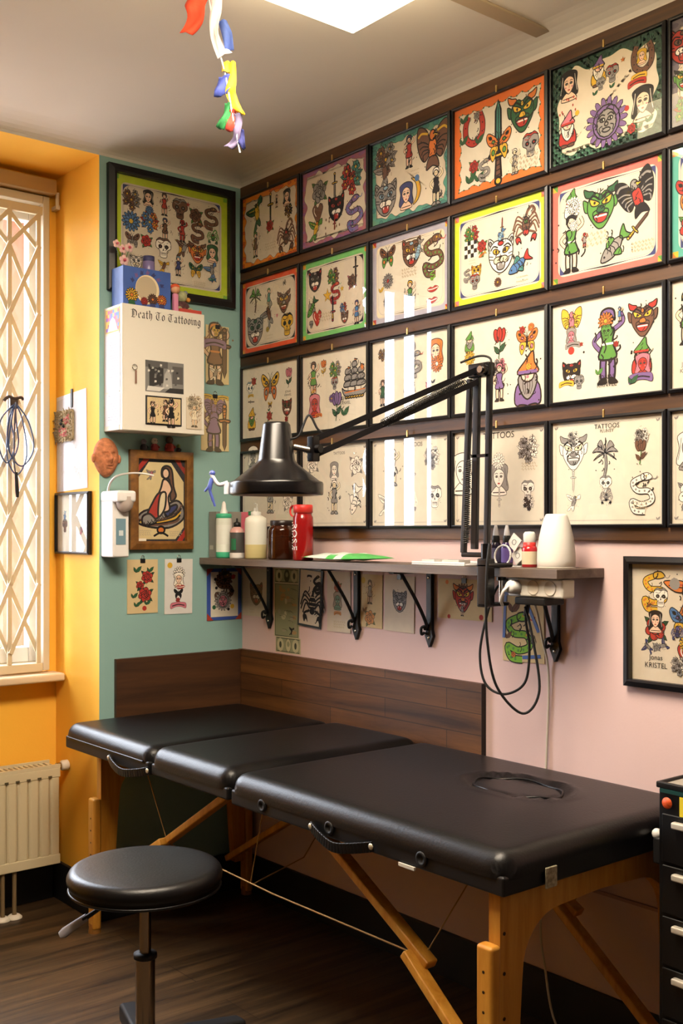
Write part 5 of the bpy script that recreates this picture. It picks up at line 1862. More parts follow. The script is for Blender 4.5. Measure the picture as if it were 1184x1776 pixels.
g.box((-.125, -1.452, 1.185), (-.095, -1.40, 1.205), RUB)
obj('body', g, t, bevel=.006, seg=3)
g = G()
g.tube(spline([(-.11, -1.405, 1.195), (-.118, -1.385, 1.17), (-.13, -1.365, 1.10), (-.14, -1.35, 1.0), (-.14, -1.37, .92), (-.12, -1.42, .895), (-.1, -1.475, .93), (-.105, -1.495, 1.02), (-.118, -1.495, 1.09), (-.12, -1.496, 1.108)], 10), .0035, RUB, 8)
obj('cord', g, t)
g = G()
g.box((-.170, -1.60, 1.143), (-.09, -1.50, 1.1622), RUB)
g.tube([(-.12, -1.505, 1.15), (-.12, -1.495, 1.11)], .007, RUB, 10)
tag(obj('power_adapter', g, bevel=.004), 'flat black power adapter hanging under the white socket strip', 'adapter')
g = G()
g.tube(spline([(-.075, -1.478, 1.16), (-.05, -1.476, 1.11), (-.03, -1.476, 1.04), (-.010, -1.476, .98), (-.006, -1.478, .9), (-.006, -1.47, .72), (-.018, -1.46, .3), (-.02, -1.475, .16), (-.06, -1.56, .02), (-.09, -1.75, .006), (-.13, -1.95, .006)], 8), .0032, IV, 8)
tag(obj('white_cable', g), 'thin white cable running down the pink wall from the socket strip', 'cable')
g = G()
g.tube(spline([(-.010, -2.04, .45), (-.012, -1.98, .33), (-.014, -1.90, .2), (-.022, -1.86, .08), (-.05, -1.82, .006)], 8), .004, RUB, 8)
tag(obj('black_cable', g), 'black cable on the floor behind the table foot beside the drawer chest', 'cable')

# ------------------------------------------------------------------ cards clipped to the walls
CLIPM = mat('clip_black', '121212', .4)


def card(key, name, label, loc, rot, w, h, paper, tilt=0, group=None, clip=True, kind='plain', cols=(), ow=.03, backing=None, cat='card'):
    r = (rot[0], tilt, rot[2]) if not tilt else tuple((Euler(rot).to_matrix() @ Matrix.Rotation(tilt, 3, 'Z')).to_euler())
    t = thing(name, label, cat, loc, r, group)
    g = G()
    if backing:
        g.box((-w - backing[1], -h - backing[2], .0004), (w + backing[1], h + backing[2], .0016), backing[0])
        obj('backing', g, t, world=False)
        g = G()
    P = Pen(g, z=.0028 if backing else .0022, ow=ow)
    border(P, w, h, kind, cols, paper)
    P.ow = ow
    P.tint0 = 'p' if key in ('purple1', 'purple2', 's3', 's4', 'wolf', 'notesk') else None
    draw(P, ART[key])
    z0 = .0017 if backing else .0006
    g.box((-w, -h, z0), (w, h, P.z - .0001), mat('card_edge', 'c9b68f', .8))
    obj('sheet', g, t, world=False)
    if clip:
        g = G()
        g.box((-.009, h - .012, z0), (.009, h + .003, .0052), CLIPM)
        g.tube([(-.005, h + .002, .003), (-.006, h + .011, .002), (0, h + .015, .002), (.006, h + .011, .002), (.005, h + .002, .003)], .0011, STEEL, 6)
        obj('binder_clip', g, t, world=False)
    return t


card('roses', 'painted_card', 'tan card with three red roses clipped to the teal wall', (-.4235, -.0005, 1.1395), RT, .0605, .0945, 'tan', .0)
card('lady', 'painted_card', 'white card with pale mask face and black bow on the teal wall', (-.2775, -.0005, 1.135), RT, .0575, .0985, 'pale', -.01)
t = card('spiral', 'painted_card', 'white card in a blue frame with red corners under the shelf on the teal wall', (-.0815, -.0005, 1.1), RT, .06, .083, 'white', 0, backing=(mat('card_blue', '3552a0', .5), .016, .0125))
for sx in (-1, 1):
    for sy in (-1, 1):
        g = G()
        g.prism([(sx * .076, sy * .0955), (sx * .076, sy * .068), (sx * .048, sy * .0955)][::sx * sy], .0017, .0022, mat('corner_red', 'a03a2a', .5))
        obj('corner_patch', g, t, world=False)
card('wolf', 'painted_card', 'cream card with a dark wolf head at the corner under the shelf', (-.0006, -.086, 1.107), RW, .081, .088, 'warm', .0, clip=False)
card('scorpion', 'painted_card', 'tilted cream card with a black scorpion on a black backing', (-.004, -.422, 1.103), RW, .056, .094, 'warm', -.06, clip=False, backing=(CLIPM, .010, .008))
card('s3', 'painted_card', 'pale card with a red flower and girl head right of the scorpion card', (-.0006, -.5755, 1.096), RW, .0615, .101, 'warm', .0, clip=False)
card('s4', 'painted_card', 'small tan card with an orange flower right of the second bracket', (-.0006, -.7425, 1.107), RW, .053, .086, 'tan', -.01, clip=False)
card('s5', 'painted_card', 'plain cream card with one grey cat face, clipped under the shelf', (-.0006, -.875, 1.105), RW, .069, .088, 'warm', -.02)
card('lion', 'painted_card', 'wide tan card with a red horned beast head, clipped under the shelf', (-.0006, -1.158, 1.132), RW, .109, .0595, 'tan', .0)
card('dragon', 'painted_card', 'tan card with a green dragon on blue strips behind the hanging cables', (-.0006, -1.383, 1.073), RW, .0755, .104, 'tan', .02, clip=False, cat='card')
DB = mat('strip_blue', '3f62a4', .5)
drg = [o for o in bpy.data.objects if o.get('label', '').startswith('tan card with a green dragon')][0]
for (x, y, l, a) in ((-.03, .088, .07, .1), (-.066, .02, .12, 1.5), (.032, .03, .11, -1.1), (.03, -.088, .065, .1), (.0, .075, .05, .5)):
    g = G()
    g.box((-l / 2, -.005, .0028), (l / 2, .005, .0034), DB, Matrix.Translation((x, y, 0)) @ Matrix.Rotation(a, 4, 'Z'))
    obj('tape_strip', g, drg, world=False)

# three old banknotes in a column
BN = mat('note_paper', 'b9b28e', .8, noise=.08, nscale=40)
BNG = mat('note_green', '8d9070', .8)
BND = mat('note_dark', '3f4434', .8)
BNT = mat('note_tan', 'a98a60', .8)


def note(z, h, label, dark, tan):
    t = thing('banknote', label, 'banknote', (-.0006, -.281 if z > 1.0 else -.289, z), RW, 'old notes pinned in a column')
    w = .074
    g = G()
    g.box((-w, -h, .0003), (w, h, .0009), BN)
    obj('sheet', g, t, world=False)
    g = G()
    P = Pen(g, z=.001, ow=.02)
    q = [(-w + .006, -h + .004), (w - .006, -h + .004), (w - .006, h - .004), (-w + .006, h - .004)]
    P.raw(q, BNT if tan else BNG)
    P.stroke(q + [q[0]], .003, BND)
    if h < .04:
        for sx in (-1, 1):
            q2 = [(sx * .045 + .02 * math.cos(a), .85 * h * math.sin(a)) for a in [i * .314 for i in range(20)]]
            P.raw(q2, BN)
            P.raw([(x * .35 + sx * .029, y * .5) for x, y in q2], BND)
        q2 = [(.002 + .016 * math.cos(a), .85 * h * math.sin(a)) for a in [i * .314 for i in range(20)]]
        P.raw(q2, BND if dark else BN)
        P.stroke(q2 + [q2[0]], .0015, BND)
        P.raw([(.002 + .008 * math.cos(a), .004 + .35 * h * math.sin(a)) for a in [i * .314 for i in range(20)]], BNG)
    else:
        rnd = random.Random(5)
        for i in range(26):
            x, y = rnd.uniform(-w * .75, w * .7), rnd.uniform(-h * .85, h * .85)
            a, b = rnd.uniform(.006, .02), rnd.uniform(.004, .012)
            P.raw([(x + a * math.cos(k), y + b * math.sin(k)) for k in [j * .63 for j in range(10)]], rnd.choice((BN, BNG, BNT, BNT, mat('note_grey', '98937a', .8))))
        P.at(0, 0, 1)
        for i in range(14):
            x, y = rnd.uniform(-w * .75, w * .5), rnd.uniform(-h * .85, h * .85)
            P.stroke([(x, y), (x + .02, y), (x + .03, y - .006)], .0012, BND)
        P.at(.03, -h * .75, .03)
        m_bird(P, 'kk')
    obj('engraving', g, t, world=False)


note(1.1745, .026, 'green banknote with dark portrait, topmost of the three old notes', True, False)
note(1.0515, .0965, 'large faded note in the middle of the column of three', False, False)
note(.9275, .0275, 'green banknote with pale portrait, lowest of the three old notes', False, False)

# leaf prints on the teal wall beside the white cabinet
card('purple1', 'art_print', 'ochre art print with a standing figure, upper of the two beside the white cabinet', (-.1125, -.0005, 1.985), RT, .0505, .107, 'aged', 0, cat='print')
card('purple2', 'art_print', 'ochre art print with a purple winged figure, lower of the two beside the white cabinet', (-.1225, -.0005, 1.7325), RT, .0605, .1025, 'aged', 0, cat='print')

# pictures on the teal wall
framed('big', (-.3025, -.0005, 2.380), RT, .2335, .192, .028, .024, 'round', ('b9cc2c', 'll', 'n'), 'warm', 'large black framed sheet of many small designs with lime border on the teal wall', hook=False, seed=3)
FW = wood('frame_wood', '5a3716', '8f6026', scale=(20, 20, 3), rough=.4)
t = thing('framed_picture', 'brown wooden frame with a singing siren drawing in red, navy and cream', 'picture', (-.351, -.0005, 1.4435), RT)
g = G()
P = Pen(g, z=.004, ow=.03)
w, h = .099, .1465
P.raw([(-w, -h), (w, -h), (w, h), (-w, h)], mat('mount_navy', '23232b', .7))
P.at(0, 0, 1)
for q in ([(-w, h - .04), (-w, h - .058), (-w + .055, h), (-w + .03, h)], [(w - .045, h), (w - .02, h), (w, h - .055), (w, h - .03)], [(w - .035, -h), (w - .012, -h), (w, -h + .02), (w, -h + .045)]):
    P.p(q, 'r', 0)
q = [(-w + .008, -h + .008), (w - .04, -h + .008), (w - .006, -h + .05), (w - .006, h - .08), (w - .058, h - .012), (-w + .05, h - .012), (-w + .008, h - .07)]
P.raw(q, mat('paper_aged', 'd8c494', .75))
P.p([(-w + .01, -h + .002), (-w + .04, -h + .002), (-w + .04, -h + .011), (-w + .01, -h + .011)], 'w', 0)
draw(P, ART['siren'])
obj('print', g, t, world=False)
obj('frame', frame_mesh(w, h, .0295, .02, FW, .0015), t, world=False)
g = G()
g.mesh([(-w, -h, .014), (w, -h, .014), (w, h, .014), (-w, h, .014)], [(0, 1, 2, 3)], GLASS)
obj('glass', g, t, world=False)

framed('rframe', (-.0005, -1.985, 1.106), RW, .241, .1465, .019, .02, 'plain', (), 'warm', 'black framed sheet with a girl head in red on the pink wall, right edge', hook=False)
framed('reveal', (-.5892, .19, 1.362), (PI / 2, 0, -PI / 2), .128, .103, .009, .015, 'plain', (), 'white', 'small black framed drawing on the yellow window reveal', hook=False)

# figurines on top of the wooden frame
FZ = 1.4435 + .1465 + .028
cols = ['2a2228', '9a3a34', 'd8cfc0', '7a8a4a', 'c9a24a', '443a60']
fl = ['dark grey crouching figurine, leftmost on the wooden frame', 'figurine with pale head and red body, second on the wooden frame', 'tallest dark haired figurine in red on the wooden frame', 'tiny dark figurine, rightmost on the wooden frame']
for i, (x, s, cb, ch) in enumerate(((-.425, .040, '3a3540', '77707e'), (-.382, .046, '9a3438', 'd8cfc6'), (-.322, .056, 'a8382e', '4a3a2a'), (-.285, .028, '2a2226', '8a9a5a'))):
    t = thing('figurine', fl[i], 'figurine', (x, -.014, FZ), (0, 0, 0), 'figurines on the wooden frame')
    g = G()
    g.lathe([(.0001, 0), (s * .28, 0), (s * .32, s * .1), (s * .26, s * .35), (s * .18, s * .5), (.0001, s * .55)], mat('toy_' + cb, cb, .4), 16)
    for sx in (-1, 1):
        g.tube([(sx * s * .2, 0, s * .42), (sx * s * .36, -s * .12, s * .22)], [s * .08, s * .06], mat('toy_' + cb, cb), 8)
    obj('body', g, t, world=False)
    g = G()
    g.ball((0, 0, s * .72), s * .25, mat('toy_' + ch, ch, .4), 14, 1, 1, 1.05)
    for sx in (-1, 1):
        g.ball((sx * s * .09, -s * .22, s * .74), s * .04, mat('cap_black', '101010'), 8)
    obj('head', g, t, world=False)

# ------------------------------------------------------------------ terracotta face mask
def face_mask():
    g = G()
    TC = mat('terracotta', 'b9754f', .8, noise=.3, nscale=75, bump=1.0, bscale=90)
    nu, nv = 36, 44
    vs, fs = [], []

    def bmp(u, v, cu, cv, ru, rv, h):
        return h * math.exp(-((u - cu) / ru) ** 2 - ((v - cv) / rv) ** 2)
    for j in range(nv + 1):
        for i in range(nu + 1):
            r = i / nu
            a = 2 * PI * j / nv
            u, v = r * math.cos(a), r * math.sin(a)
            wx = .047 * (1 - .22 * max(0, -v) ** 1.5)
            z = .034 * math.sqrt(max(0, 1 - r * r))
            z += .0022 * math.sin(u * 26) * math.sin(v * 22) * (1 - r)
            z += bmp(u, v, 0, -.02, .14, .24, .017) + bmp(u, v, 0, -.12, .2, .09, .006)
            for s in (-1, 1):
                z -= bmp(u, v, s * .36, .14, .2, .1, .007)
                z += bmp(u, v, s * .36, .13, .11, .05, .004) + bmp(u, v, s * .35, .28, .26, .06, .004) + bmp(u, v, s * .45, -.18, .2, .2, .004)
            z += bmp(u, v, 0, -.40, .26, .05, .006) - bmp(u, v, 0, -.46, .24, .03, .004) + bmp(u, v, 0, -.52, .2, .05, .006) + bmp(u, v, 0, -.75, .25, .12, .005)
            vs.append((wx * u, .068 * v, z))
    for j in range(nv):
        for i in range(nu):
            fs.append((j * (nu + 1) + i, j * (nu + 1) + i + 1, (j + 1) * (nu + 1) + i + 1, (j + 1) * (nu + 1) + i))
    g.mesh(vs, fs, TC, True)
    for s in (-1, 1):
        g.ball((s * .048, -.004, .006), .012, TC, 12, .6, 1.3, .6)
    return g


o = obj('face_mask', face_mask(), loc=(-.566, -.001, 1.586), rot=(PI / 2, 0, 0))
tag(o, 'terracotta face mask hanging on the teal wall under the white cabinet', 'mask')

# ------------------------------------------------------------------ soap dispenser
t = thing('soap_dispenser', 'white wall soap dispenser with long lever and viewing window', 'dispenser', (-.55, -.04, 1.24))
g = G()
g.box((-.584, -.088, 1.245), (-.522, -.0005, 1.468), WHITE)
obj('body', g, t, bevel=.006, seg=3)
g = G()
g.box((-.586, -.128, 1.43), (-.515, -.0, 1.47), WHITE)
g.lathe([(.0001, 1.395), (.012, 1.398), (.026, 1.412), (.031, 1.43), (.031, 1.45)], mat('pump_grey', 'b9aca4', .45), 24, (-.545, -.098, 0))
obj('pump_head', g, t, bevel=.01, seg=3)
g = G()
g.box((-.572, -.0895, 1.288), (-.536, -.0875, 1.376), mat('window_blue', '6f8f9e', .2))
g.box((-.562, -.0905, 1.318), (-.546, -.0892, 1.336), mat('window_mark', 'c9d3d6', .4))
obj('level_window', g, t)
g = G()
q = spline([(-.575, -.035, 1.465), (-.572, -.05, 1.50), (-.556, -.075, 1.522), (-.52, -.105, 1.530), (-.485, -.13, 1.528), (-.46, -.145, 1.522)], 6)
g.tube(q, [.007] * 12 + [.0055] * (len(q) - 12), mat('lever_steel', 'd9d6d2', .3, metal=.4), 10, flat=.6)
obj('lever', g, t)

# ------------------------------------------------------------------ white wall cabinet
CX0, CX1, CY, CZ0, CZ1 = -.572, -.251, -.132, 1.674, 2.095
cab = thing('wall_cabinet', 'white wall cabinet with blackletter writing across its door', 'cabinet', ((CX0 + CX1) / 2, -.06, CZ0))
CW = mat('cabinet_white', 'e2dcd0', .45)
g = G()
g.box((CX0, CY + .022, CZ0), (CX1, -.0005, CZ1), CW)
obj('body', g, cab, bevel=.002)
g = G()
g.box((CX0, CY, CZ0 - .002), (CX1 + .001, CY + .02, CZ1 + .001), CW)
door = obj('door', g, cab, bevel=.003)

# broad nib letters
NIB = (.075, .055)


def nib(strokes):
    out = []
    for st in strokes:
        for a, b in zip(st, st[1:]):
            out.append([(a[0] - NIB[0], a[1] - NIB[1]), (b[0] - NIB[0], b[1] - NIB[1]), (b[0] + NIB[0], b[1] + NIB[1]), (a[0] + NIB[0], a[1] + NIB[1])])
            out.append([(a[0] - NIB[0], a[1]), (a[0], a[1] - NIB[1] * 1.2), (a[0] + NIB[0], a[1]), (a[0], a[1] + NIB[1] * 1.2)])
    return out


mn = [(.1, .92), (.2, .8), (.2, .2), (.3, .08)]
GL = {
    'D': (1.22, [[(.05, 1.2), (.35, 1.34), (.75, 1.22), (1.0, .95), (1.0, .4), (.65, .06), (.1, .1)], [(.3, 1.25), (.3, .15)], [(.52, 1.1), (.52, .3)]]),
    'e': (.68, [[(.5, .95), (.2, .75), (.2, .2), (.35, .06), (.55, .2)], [(.5, .95), (.55, .7), (.22, .48)]]),
    'a': (.78, [[(.15, .85), (.4, .95), (.5, .8), (.5, .2), (.62, .06)], [(.5, .55), (.2, .4), (.18, .2), (.32, .06), (.5, .2)]]),
    't': (.55, [[(.25, 1.25), (.22, .2), (.35, .06), (.5, .18)], [(.05, .9), (.5, .93)]]),
    'h': (.78, [[(.12, 1.4), (.2, 1.28), (.2, .08)], [(.2, .75), (.42, .95), (.56, .8), (.56, .2), (.38, -.2)]]),
    'T': (1.1, [[(.02, 1.18), (.3, 1.32), (.75, 1.24), (1.05, 1.36)], [(.6, 1.22), (.6, .3)], [(.28, 1.0), (.14, .7), (.2, .25), (.5, .06), (.92, .22)]]),
    'o': (.72, [[(.35, .97), (.15, .75), (.15, .25), (.35, .05)], [(.35, .97), (.55, .78), (.55, .25), (.35, .05)]]),
    'i': (.42, [mn, [(.16, 1.2), (.26, 1.25)]]),
    'n': (.78, [mn, [(.2, .75), (.42, .95), (.56, .8), (.56, .2), (.66, .08)]]),
    'g': (.74, [[(.4, .95), (.17, .75), (.17, .3), (.35, .12), (.54, .3)], [(.36, .95), (.56, .85), (.56, -.1), (.38, -.3), (.12, -.2)]]),
    ' ': (.5, []),
}


def blackletter(P, txt, x, y, s, m):
    tot = sum(GL[c][0] for c in txt)
    x -= tot * s / 2
    for c in txt:
        adv, st = GL[c]
        for q in nib(st):
            P.raw([(x + a * s, y + b * s) for a, b in q], m)
        x += adv * s


g = G()
P = Pen(g, z=.0)
blackletter(P, 'Death To Tattooing', 0, 0, .0208, mat('lettering_black', '2b2724', .6))
le = obj('lettering', g, door, world=False, loc=(0, 0, 0), rot=RT)
le.location = (-.403 - cab.location.x, CY - .0006 - cab.location.y, 2.052 - cab.location.z)

# things stuck to the cabinet
t = thing('photo_print', 'black and white photograph taped to the cabinet door', 'photo', (-.411, CY - .0008, 1.861), (PI / 2, 0, 0))
g = G()
GR = [mat('photo_%d' % i, h, .6) for i, h in enumerate(('2c2b2b', '555453', '7c7b79', 'a8a6a2', 'cfccc6'))]
g.box((-.075, -.053, 0), (.075, .053, .0006), GR[2])
P = Pen(g, z=.0007)
P.raw([(-.075, .03), (.012, .03), (.012, .053), (-.075, .053)], GR[1])
P.raw([(-.06, -.04), (-.005, -.02), (-.005, .03), (-.06, .03)], GR[0])
P.raw([(-.01, -.04), (.0, .01), (.012, .03), (.025, .01), (.03, -.04)], GR[3])
P.raw([(.03, -.02), (.072, -.02), (.072, .04), (.03, .04)], GR[1])
for i in range(30):
    x, y = random.uniform(-.07, .06), random.uniform(-.035, .04)
    P.raw([(x, y), (x + .008, y + .001), (x + .009, y + .007), (x + .001, y + .008)], random.choice(GR))
P.raw([(-.07, -.05), (-.02, -.05), (.0, -.036), (-.065, -.034)], GR[4])
P.raw([(.0, -.052), (.074, -.052), (.074, -.035), (.02, -.036)], GR[0])
obj('sheet', g, t, world=False)
framed('vintage', (-.4155, CY - .0008, 1.745), RT, .067, .046, .005, .004, 'plain', (), 'tan', 'small black framed vintage picture on the cabinet door', cat='picture', hook=False, glass=False)
card('notesk', 'paper_note', 'faint pencil sketch stuck low on the cabinet door', (-.2945, CY - .0006, 1.745), RT, .031, .055, 'warm', 0, clip=False, cat='sketch', ow=.012)
t = thing('key_ring', 'little key hanging from the cabinet door', 'key', (-.525, CY - .004, 1.86), (PI / 2, 0, 0))
g = G()
g.tube([(-.004 + .009 * math.cos(a), .024 + .009 * math.sin(a), .003) for a in [i * .42 for i in range(15)]], .0014, STEEL, 6, closed=True)
obj('ring', g, t, world=False)
g = G()
g.box((-.002, -.03, .001), (.004, .014, .003), mat('key_copper', 'a07a6a', .35, metal=.6))
obj('key', g, t, world=False)
t = thing('patterned_sticker', 'colourful square sticker at the top of the cabinet side', 'sticker', (CX0 - .0006, -.066, 2.046), (PI / 2, 0, -PI / 2))
g = G()
rnd = random.Random(3)
pal = [mat('patch_%d' % i, h, .5) for i, h in enumerate(('c23a6a', '8a4aa8', 'd9682e', '3f6ab8', 'd8b23a', 'b04a3a'))]
g.box((-.05, -.04, 0), (.05, .04, .0005), mat('patch_edge', 'd9b23a', .5))
P = Pen(g, z=.0006)
for i in range(8):
    for j in range(6):
        x, y = -.046 + .0115 * i, -.036 + .012 * j
        P.raw([(x, y), (x + .0115, y), (x + .0115, y + .012), (x, y + .012)], rnd.choice(pal))
P.raw([(-.035, -.036), (.035, -.036), (.018, .0), (0, .012), (-.018, 0)], mat('patch_pale', 'b9c3dc', .5))
obj('sheet', g, t, world=False)
for k, (z0, z1, lb) in enumerate(((1.805, 1.998, 'upper white text sheet on the cabinet side'), (1.69, 1.80, 'lower white text sheet on the cabinet side'))):
    g = G()
    g.box((CX0 - .0012, -.118, z0), (CX0 - .0005, -.012, z1), mat('sheet_white', 'dcdce4', .6))
    rnd = random.Random(k)
    for i in range(int((z1 - z0) / .009) - 1):
        z = z1 - .008 - i * .009
        g.box((CX0 - .0014, -.108, z), (CX0 - .0012, -.03 - rnd.random() * .05, z - .0016), mat('sheet_print', 'a3a3b0', .6))
    tag(obj('text_sheet', g), lb, 'paper', 'sheets on the cabinet side')

# things on top of the cabinet
CT = CZ1 + .0012
t = thing('board_game_box', 'blue box with a big pale moon and bright shapes on top of the cabinet', 'box', (-.46, -.065, CT))
BB = mat('box_blue', '3f5ea8', .45, noise=.1, nscale=20)
g = G()
g.box((-.556, -.108, CT), (-.372, -.028, CT + .133), BB)
obj('body', g, t, bevel=.002)
g = G()
P = Pen(g, z=0, ow=.04)
P.e(0, -.005, .046, .05, 'c', 0, 0, 28)
P.e(-.004, -.002, .04, .042, 'h', 0, 0, 24)
rnd = random.Random(2)
for i in range(7):
    a = 2.6 - i * .36
    P.at(-.002 + .066 * math.cos(a), -.012 + .066 * math.sin(a), .017, a - 1.57)
    P.p([(-.5, -.4), (-.1, .5), (.2, .1), (.5, .4), (.2, -.5)], 'p' if i % 2 else 'n', 0)
for (x, y, s, c1, c2) in ((-.06, -.03, .05, 'y', 'o'), (-.012, -.046, .03, 'r', 'r'), (.02, -.036, .04, 'u', 'o'), (.055, -.035, .04, 'o', 'y')):
    P.at(x, y, s)
    P.k += 30
    m_bloom(P, c1 + c2)
    P.at(x, y - s * .55, s)
    P.p([(-.3, -.2), (.3, -.2), (.2, .2), (-.2, .2)], 'd' if c1 == 'y' else 'n', .02)
obj('front_print', g, t, world=False, rot=RT).location = (-.464 + .46, -.1088 + .065, .0665)
t = thing('candy_dispenser', 'pink stick candy dispenser with an orange haired head', 'toy', (-.356, -.112, CT))
g = G()
g.box((-.365, -.118, CT), (-.347, -.104, CT + .062), mat('candy_pink', 'd286a6', .35))
obj('stick', g, t, bevel=.002)
g = G()
g.ball((-.356, -.111, CT + .078), .0165, mat('candy_skin', 'd9a27a', .45), 16)
obj('head', g, t)
g = G()
g.ball((-.356, -.109, CT + .085), .0175, mat('candy_hair', 'd0562e', .5), 16, 1, 1, .7)
obj('hair', g, t)
t = thing('plush_figure', 'grey and green plush toy sitting beside the pink candy dispenser', 'toy', (-.315, -.085, CT))
g = G()
PL = mat('plush_dark', '5a3a3a', .9, noise=.4, nscale=90)
g.ball((-.315, -.085, CT + .024), .027, PL, 16, 1.1, .8, .9)
obj('body', g, t)
g = G()
g.ball((-.318, -.088, CT + .06), .021, mat('plush_pale', 'a3a67c', .9, noise=.3, nscale=90), 16)
for s in (-1, 1):
    g.ball((-.318 + s * .018, -.085, CT + .076), .009, mat('plush_grey', '7a8288', .9), 10)
obj('head', g, t)
g = G()
for s in (-1, 1):
    g.ball((-.315 + s * .022, -.106, CT + .012), .011, mat('plush_pale', 'a3a67c'), 10)
g.ball((-.297, -.1, CT + .05), .008, mat('plush_orange', 'c98a3a', .8), 10)
obj('paws', g, t)
g = G()
g.box((-.345, -.126, CT), (-.258, -.114, CT + .012), mat('book_red', 'b8443a', .5))
tag(obj('red_case', g, bevel=.001), 'thin red case lying at the front edge of the cabinet top', 'case')
# pink blossoms standing behind the blue box
BZ = CT + .133
t = thing('paper_blossoms', 'pale pink paper blossoms on the left end of the blue box', 'flower', (-.535, -.06, BZ + .001))
PP = mat('blossom_pink', 'e6bcb8', .7)
for (x, z, r) in ((-.560, .078, .013), (-.537, .064, .014), (-.513, .072, .015), (-.532, .026, .017)):
    g = G()
    for i in range(5):
        a = i * 2 * PI / 5 + .3
        g.ball((x + r * .62 * math.cos(a), -.07, BZ + z + r * .62 * math.sin(a)), r * .5, PP, 10, 1, .4, 1)
    b = obj('blossom', g, t)
    g = G()
    g.ball((x, -.076, BZ + z), r * .32, mat('blossom_heart', 'd0596a', .6), 8)
    obj('heart', g, b)
g = G()
for (x, z) in ((-.560, .07), (-.537, .055), (-.513, .062), (-.532, .015)):
    g.tube([(-.534, -.062, BZ + .0), (x, -.066, BZ + z)], .0015, mat('stem_green', '5f7a4a', .6), 6)
obj('stems', g, t)
t = thing('small_jar', 'small violet jar with a dark lid on the blue box', 'jar', (-.432, -.06, BZ))
lpart('body', [(.0001, 0), (.02, 0), (.021, .003), (.021, .036), (.018, .04)], mat('violet_glass', '7a6f9e', .25), t, 20)
lpart('lid', [(.0195, .038), (.0205, .039), (.0205, .056), (.0001, .058)], mat('lid_navy', '3a3c66', .4), t, 20)

# ------------------------------------------------------------------ yellow reveal: papers and wool patch
t = thing('paper_sheet', 'tall white drawing sheet pinned to the yellow window reveal', 'paper', (-.5895, .21, 1.655), (PI / 2, 0, -PI / 2))
g = G()
SW = mat('sheet_white', 'dcdce4')
vs = [(-.118, -.18), (.125, -.17), (.115, .178), (-.122, .165)]
g.prism(vs, .0004, .0012, SW)
P = Pen(g, z=.0013)
rnd = random.Random(9)
for i in range(12):
    x, y = rnd.uniform(-.1, .08), rnd.uniform(-.15, .14)
    P.at(x, y, .03)
    P.curve([(-.5, 0), (-.1, .4), (.2, -.3), (.5, .2)], 'h', .03)
obj('sheet', g, t, world=False)
g = G()
g.box((.0, .12, .0012), (.012, .185, .005), CLIPM)
obj('bulldog_clip', g, t, world=False)
g = G()
g.prism([(-.12, .10), (.0, .10), (.0, .165), (-.12, .15)], .0014, .0022, mat('sheet_grey', 'c9c9d0', .6))
obj('small_note', g, t, world=False)
t = thing('wool_patch', 'shaggy beige wool patch with pink shapes on the white sheet', 'patch', (-.592, .258, 1.712), (PI / 2, 0, -PI / 2))
g = G()
rnd = random.Random(4)
WO = mat('wool_beige', '9c8a6a', .95, noise=.3, nscale=120)
WP = mat('wool_pink', 'cf7d7d', .95, noise=.2, nscale=120)
g.prism(rrect(.072, .056, .012), .0005, .007, WO)
for i in range(260):
    x, y = rnd.uniform(-.07, .07), rnd.uniform(-.054, .054)
    pink = (abs(x - .03) < .022 and abs(y - .018) < .018) or (abs(x - .0) < .03 and abs(y + .022) < .016)
    edge = abs(x) > .055 or abs(y) > .042
    d = rnd.uniform(.004, .012)
    a = rnd.uniform(0, 6.3)
    g.tube([(x, y, .006), (x + d * math.cos(a) * (1.3 if edge else .6), y + d * math.sin(a) * (1.3 if edge else .6), .011)], [.0028, .0012], WP if pink and not edge else WO, 5)
for x, y in ((-.012, .008), (.008, -.002), (-.005, .02)):
    g.ball((x, y, .011), .006, CLIPM, 8)
obj('pile', g, t, world=False)

# ------------------------------------------------------------------ window gate, hook with cables, rod bracket
GATE = mat('gate_paint', 'cdbd9f', .5)
gate = thing('scissor_gate', 'beige folding lattice security gate inside the window', 'security gate', (-.83, .315, WZ0 + .05))
gz0, gz1 = .86, 2.47
for i in range(4):
    x = -.669 - .1075 * i
    g = G()
    g.box((x - .008, .309, gz0), (x + .008, .319, gz1), GATE)
    obj('upright', g, gate, bevel=.002)
GP = .1075
for i in range(3):
    xa, xb = -.669 - GP * i, -.669 - GP * (i + 1)
    g = G()
    z = 2.42 - (.0 if i % 2 == 0 else .0)
    k = 0
    zc = 2.475
    while zc > .9:
        lo, hi = max(gz0, zc - .122), min(gz1, zc + .122)
        g.bar((xa, .304, hi), (xb, .304, lo), .006, .015, GATE)
        g.bar((xa, .323, lo), (xb, .323, hi), .006, .015, GATE)
        zc -= .242
    obj('lattice_pair', g, gate)
for za in (gz0 - .03, gz1):
    g = G()
    g.box((-1.0, .306, za), (-.655, .322, za + .03), GATE)
    obj('rail', g, gate, bevel=.002)

